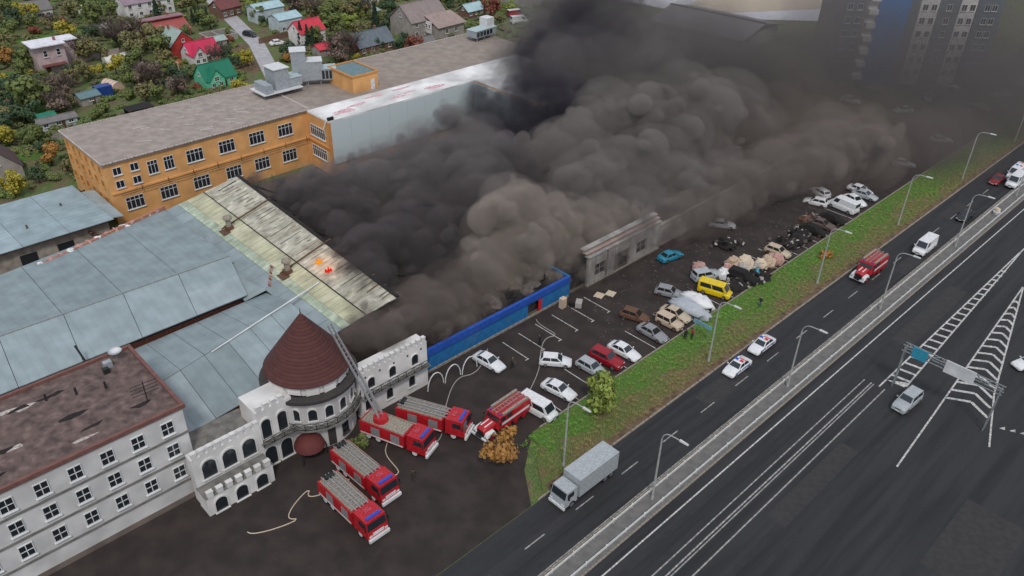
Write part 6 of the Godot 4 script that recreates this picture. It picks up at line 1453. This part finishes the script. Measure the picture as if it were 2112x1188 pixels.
		[85.8,-191.9,5.6,5.5,"b","brown tree closest right of the magenta roofed house"],
		[86.2,-272.0,3.8,5.0,"o","olive green tree, second nearest one right of the grey roofed house at top left"],
		[74.2,-230.8,3.6,4.7,"o","olive green tree closest left of the wide brick red roof"],
		[139.5,-202.5,3.3,3.7,"o","olive green tree closest in front of the pale green pavilion"],
		[69.7,-204.4,5.4,6.0,"o","olive green tree closest in front of the longest white greenhouse"],
		[75.9,-308.2,5.8,7.0,"p","bare grey twigged tree closest behind the grey roofed house at top left"],
		[42.1,-218.9,3.1,3.3,"d","dark green tree closest left of the snow white roofed house"],
		[133.4,-193.7,3.5,4.0,"b","brown tree closest left of the big taupe roofed house"],
		[61.2,-196.8,2.9,3.7,"o","olive green tree closest behind the dark blue container"],
		[184.0,-198.0,4.6,4.6,"l","light green tree closest right of the small pale blue roofed house"],
		[96.3,-234.1,3.1,4.0,"l","light green tree closest right of the wide brick red roof"],
		[106.8,-246.5,5.3,6.3,"o","olive green tree closest left of the dark red roofed house"]]
	for i in rows.size():
		var r: Array = rows[i]
		tree(r[0], r[1], r[2], r[3], r[4], r[5], "trees and bushes of the allotments", i)
	tree(58.6, -44.8, 6.0, 5.0, "l", "yellow green tree on the verge by the lowest verge lamp", "trees on the verge", 300)
	tree(61.0, -45.6, 5.0, 3.6, "o", "smaller olive tree on the verge right beside the yellow green one", "trees on the verge", 301)
	tree(44.6, -46.6, 5.4, 4.6, "g", "orange autumn tree at the lower end of the verge", "trees on the verge", 302)
	tree(34.6, -59.0, 1.8, 2.4, "o", "round green shrub at the foot of the white tower", "trees on the verge", 303)
	tree(113.5, -44.6, 1.2, 3.0, "g", "low rusty brown bush on the verge near the far black heaps", "trees on the verge", 304)
# ---------------------------------------------------------------- smoke: each plume a cluster of billows: a thin envelope, a core, bulges and small torn wisps drawn out by the wind
func plume(label: String, density: float, c: Color, kids: int, squash: float, at: Array):
	var t := thing("smoke_plume", label, "smoke"); t.set_meta("kind", "stuff")
	var rng := RandomNumberGenerator.new(); rng.seed = hash(label)
	var fms := []
	for i in 9:
		var f := FogMaterial.new(); f.density = density * [.2, .55, .8, 1.7, .6, 1.3, .9, 2.1, .8][i]
		var s: float = [1.0, 1.0, .96, .95, 1.06, .97, 1.02, .93, 1.04][i]
		f.albedo = Color(minf(1, c.r * s), minf(1, c.g * s), minf(1, c.b * s)); fms.append(f)
	var wind := V(.82, .5, -.28).normalized(); var side := wind.cross(Vector3.UP).normalized(); var flow := Basis(wind, side.cross(wind), side)
	for i in range(0, at.size(), 4):
		var p := V(at[i], at[i + 1], at[i + 2]); var r: float = at[i + 3]
		var knobs := []
		for k in kids + 2:
			var d := V(rng.randfn() - .25, rng.randfn() * .8 + .4, rng.randfn() + .3).normalized()
			var f := FogVolume.new(); f.shape = RenderingServer.FOG_VOLUME_SHAPE_ELLIPSOID; f.name = "smoke_billow"
			var turn := Basis.from_euler(V(rng.randfn() * .45, rng.randfn() * .6, rng.randfn() * .5))
			if k == 0:
				f.position = p; f.size = V(2.9, 1.9 * squash, 2.3) * r; f.material = fms[0] if kids else fms[2]
			elif k == 1:
				if kids == 0: continue
				f.position = p; f.size = V(rng.randf_range(1.5, 1.9), 1.4 * squash, rng.randf_range(1.3, 1.7)) * r; f.material = fms[1]
			else:
				var big := k <= 2 + kids / 4
				var s := r * (rng.randf_range(.36, .56) if big else rng.randf_range(.09, .25))
				if big:
					f.position = p + d * V(1.05, squash, 1) * r * rng.randf_range(.4, .8); knobs.append([f.position, s])
					f.size = V(rng.randf_range(1.7, 2.8), rng.randf_range(1.5, 2.2) * squash, rng.randf_range(1.5, 2.4)) * s
					f.material = fms[[2, 4, 6, 1][rng.randi() % 4]]
				else:      # small ones sit on the skin of a bulge
					var b: Array = knobs[rng.randi() % knobs.size()] if knobs and rng.randf() < .8 else [p, r * .85]
					f.position = b[0] + d * V(1.1, squash, 1.1) * b[1] * rng.randf_range(.8, 1.25)
					f.size = V(rng.randf_range(1.8, 3.6), rng.randf_range(1.3, 2.2) * squash, rng.randf_range(1.4, 2.6)) * s
					f.material = fms[[3, 5, 7, 8, 5][rng.randi() % 5]]
			f.basis = flow * turn
			t.add_child(f, true)
func smoke():
	plume("tan brown smoke plume rising in front of the hall above the blue shop front", .26, Color8(228, 212, 199), 20, 1, [63.7,3.3,-71.0,4.0, 68.9,2.4,-71.0,4.0, 74.3,2.4,-70.5,4.0, 66.5,5.7,-72.0,4.6, 71.7,6.1,-72.0,5.0, 77.3,4.1,-72.0,5.0, 81.2,1.6,-70.0,4.0, 73.0,8.0,-76.0,5.2, 77.7,5.5,-75.0,5.2, 76.1,9.7,-77.0,4.0, 83.6,4.1,-75.0,5.0, 86.1,3.2,-71.0,4.2, 91.3,3.1,-73.0,4.6, 95.8,1.5,-72.0,4.0, 87.9,2.4,-68.0,3.4, 94.6,1.5,-69.0,3.6, 80.8,1.5,-68.0,3.0, 59.3,2.3,-69.0,3.2, 56.8,2.7,-66.2,2.2, 61.9,2.1,-67.0,2.3, 67.4,2.2,-67.0,2.3, 73.3,1.6,-67.0,2.3, 77.3,1.5,-67.0,2.1])
	plume("dark brown smoke at the lower left of the fire, creeping over the castle roofs", .28, Color8(176, 161, 153), 15, .9, [43.4,7.4,-66.5,2.8, 47.7,5.8,-67.5,3.2, 51.5,5.5,-68.5,4.0, 57.2,4.0,-71.0,4.2, 58.0,3.7,-69.0,3.6, 53.4,4.4,-67.5,3.2, 62.8,3.2,-73.0,4.5, 53.4,4.7,-73.0,3.6, 41.3,6.9,-68.0,2.4, 45.5,6.2,-71.0,2.8, 48.8,5.6,-72.0,3.0])
	plume("black smoke billows in the middle of the fire, darkest at the roof edge", .32, Color8(136, 128, 129), 16, 1, [65.2,5.9,-88.0,4.6, 61.6,5.6,-84.0,5.0, 57.0,6.2,-83.0,4.6, 53.7,6.7,-83.0,4.2, 54.2,6.3,-88.0,3.4, 64.9,4.8,-82.0,5.5, 59.4,4.3,-78.0,4.6, 63.9,3.7,-78.0,5.0, 59.6,5.5,-94.0,4.4, 57.2,6.8,-98.0,3.4, 56.7,7.2,-104.0,3.0, 54.3,8.1,-107.0,2.4, 62.1,5.3,-103.0,4.4, 73.1,4.7,-86.0,5.5, 85.5,5.9,-88.0,6.0, 49.2,7.6,-76.0,3.0, 72.8,4.7,-80.0,5.5, 52.5,8.7,-111.0,2.0, 53.6,8.0,-103.0,2.6, 54.1,7.5,-97.0,3.0, 54.3,7.0,-91.0,3.0, 50.2,8.0,-79.0,3.0, 50.6,7.9,-83.0,2.8])
	plume("grey smoke billows behind the black ones, before the pale panelled wall", .22, Color8(172, 164, 164), 14, 1, [67.0,5.0,-102.0,5.2, 73.0,5.3,-102.0,5.4, 74.3,4.8,-96.0,5.6, 80.2,6.0,-90.0,6.0, 81.9,5.3,-102.0,6.0, 80.1,5.1,-108.0,5.0, 85.1,7.0,-98.0,6.0, 87.7,5.8,-94.0,6.0, 71.3,5.5,-108.0,4.4, 65.5,5.7,-108.0,3.8, 61.2,6.4,-110.0,3.0, 78.3,5.1,-112.0,3.0, 86.1,5.1,-112.0,3.8, 91.4,6.5,-110.0,5.0, 92.1,5.8,-104.0,5.4])
	plume("dark bluish smoke column leaning over the white roof of the far wing", .12, Color8(96, 92, 102), 5, 1, [102.6,8.2,-106.0,6.5, 101.1,5.8,-112.0,5.5, 102.4,6.8,-98.0,6.0, 112.9,10.0,-112.0,6.5, 113.8,9.5,-104.0,7.0, 100.1,4.7,-102.0,5.5, 105.4,8.6,-116.0,4.5, 121.1,13.8,-114.0,7.5, 125.0,12.4,-108.0,8.0, 136.3,15.8,-120.0,9.0, 137.8,14.1,-112.0,9.0, 152.4,16.6,-124.0,10.0, 114.4,7.6,-98.0,6.5, 107.2,10.9,-101.0,6.0, 108.3,9.9,-97.0,5.5])
	plume("brown smoke billows with lit tops, right of the middle above the shop fronts", .23, Color8(196, 186, 181), 17, 1, [97.1,6.4,-88.0,6.5, 104.7,7.0,-88.0,6.5, 93.0,4.7,-80.0,6.5, 102.9,4.7,-80.0,7.0, 112.2,8.4,-90.0,6.5, 116.8,6.5,-86.0,7.5, 109.1,4.9,-78.0,7.0, 120.1,5.8,-80.0,7.5, 126.4,8.7,-84.0,7.5, 129.3,6.2,-80.0,7.5, 110.9,1.9,-73.0,6.0, 121.1,2.0,-73.0,6.5, 98.0,3.4,-72.0,5.0, 122.4,9.5,-88.0,7.0, 139.7,7.4,-84.0,8.0, 137.8,2.1,-76.0,7.5, 102.2,1.8,-70.0,4.6, 110.2,2.7,-69.0,5.4, 113.6,7.4,-96.0,6.0])
	plume("brown smoke rolling along the long wall to the right of the grey shop front", .17, Color8(190, 176, 169), 9, .9, [101.9,2.9,-65.0,4.5, 108.6,3.3,-65.0,5.0, 114.9,3.7,-64.5,5.2, 121.6,4.1,-64.0,5.6, 127.7,4.9,-63.0,6.0, 134.3,5.2,-62.0,6.0, 113.7,2.5,-61.5,3.2, 143.4,4.9,-61.0,7.0, 128.9,3.4,-59.5,4.0, 96.4,1.9,-66.0,3.0, 82.6,3.5,-63.6,2.2, 87.2,4.7,-63.4,2.4, 92.0,5.2,-64.0,3.0, 98.1,3.3,-63.2,2.6, 104.1,3.5,-62.8,2.8, 110.5,3.7,-62.5,3.0, 78.8,2.7,-64.0,2.0, 133.7,5.7,-57.0,5.0, 147.2,4.5,-56.0,7.0])
	plume("soft brown smoke drifting over the far right of the lot and the road", .055, Color8(190, 174, 166), 3, .8, [137.1,4.4,-76.0,10.0, 140.4,2.3,-70.0,10.0, 152.8,4.9,-78.0,11.0, 147.9,1.5,-64.0,9.0, 152.8,1.5,-62.0,10.0, 162.7,6.8,-82.0,12.0, 151.8,1.5,-57.0,8.0, 158.9,3.6,-70.0,11.0, 161.7,1.5,-56.0,10.0, 165.2,2.2,-52.0,10.0, 108.0,2.7,-62.5,4.0, 91.2,2.7,-63.5,2.6])
	plume("thin grey smoke rising behind the works' far roof to the top of the picture", .06, Color8(160, 154, 152), 4, 1, [176.8,8.0,-118.0,12.0, 168.7,9.0,-104.0,11.0, 126.4,12.9,-122.0,8.0, 140.8,14.5,-130.0,10.0, 116.3,11.2,-112.0,7.0, 118.4,12.9,-104.0,9.0, 123.8,13.7,-100.0,10.0, 126.2,12.3,-92.0,10.0, 138.4,14.7,-100.0,11.0, 147.7,16.9,-132.0,10.0, 123.2,12.6,-124.0,7.0, 143.9,9.4,-92.0,11.0, 152.6,10.1,-86.0,11.0, 116.3,9.7,-122.0,6.0, 146.2,13.3,-140.0,9.0, 144.6,18.1,-112.0,11.0])
	plume("wide thin brown haze of smoke hanging over the far yard and apartment tower", .013, Color8(164, 158, 157), 0, .7, [154.0,11.4,-92.0,20.0, 163.9,10.3,-80.0,24.0, 175.6,5.5,-68.0,24.0, 216.9,2.1,-68.0,26.0, 161.0,1.9,-60.0,16.0, 188.7,1.5,-56.0,18.0, 127.5,1.5,-62.0,10.0, 221.1,1.5,-54.0,20.0, 232.7,10.5,-66.0,26.0, 201.2,11.6,-76.0,18.0, 189.0,11.4,-82.0,17.0, 223.6,12.8,-74.0,20.0, 182.8,14.5,-88.0,15.0, 142.2,10.8,-96.0,18.0, 171.1,9.2,-78.0,16.0, 246.2,1.5,-62.0,24.0, 163.1,1.5,-47.0,10.0, 176.6,1.5,-47.0,12.0, 195.9,1.5,-47.0,15.0, 208.5,1.8,-47.0,18.0, 192.8,5.3,-54.0,18.0, 154.0,1.5,-50.0,8.0, 203.8,1.5,-42.0,10.0])
	plume("low brown smoke haze lying over the far verge and yard at the right edge", .045, Color8(160, 146, 140), 2, .8, [160.6,1.5,-48.0,5.0, 170.6,1.5,-48.0,7.0, 182.6,1.5,-48.0,8.0, 191.7,1.5,-47.0,9.0, 205.9,1.5,-47.0,10.0, 162.6,1.5,-51.0,5.0, 192.2,1.5,-41.0,6.0, 161.8,1.5,-55.0,6.0, 187.3,1.5,-54.0,9.0])
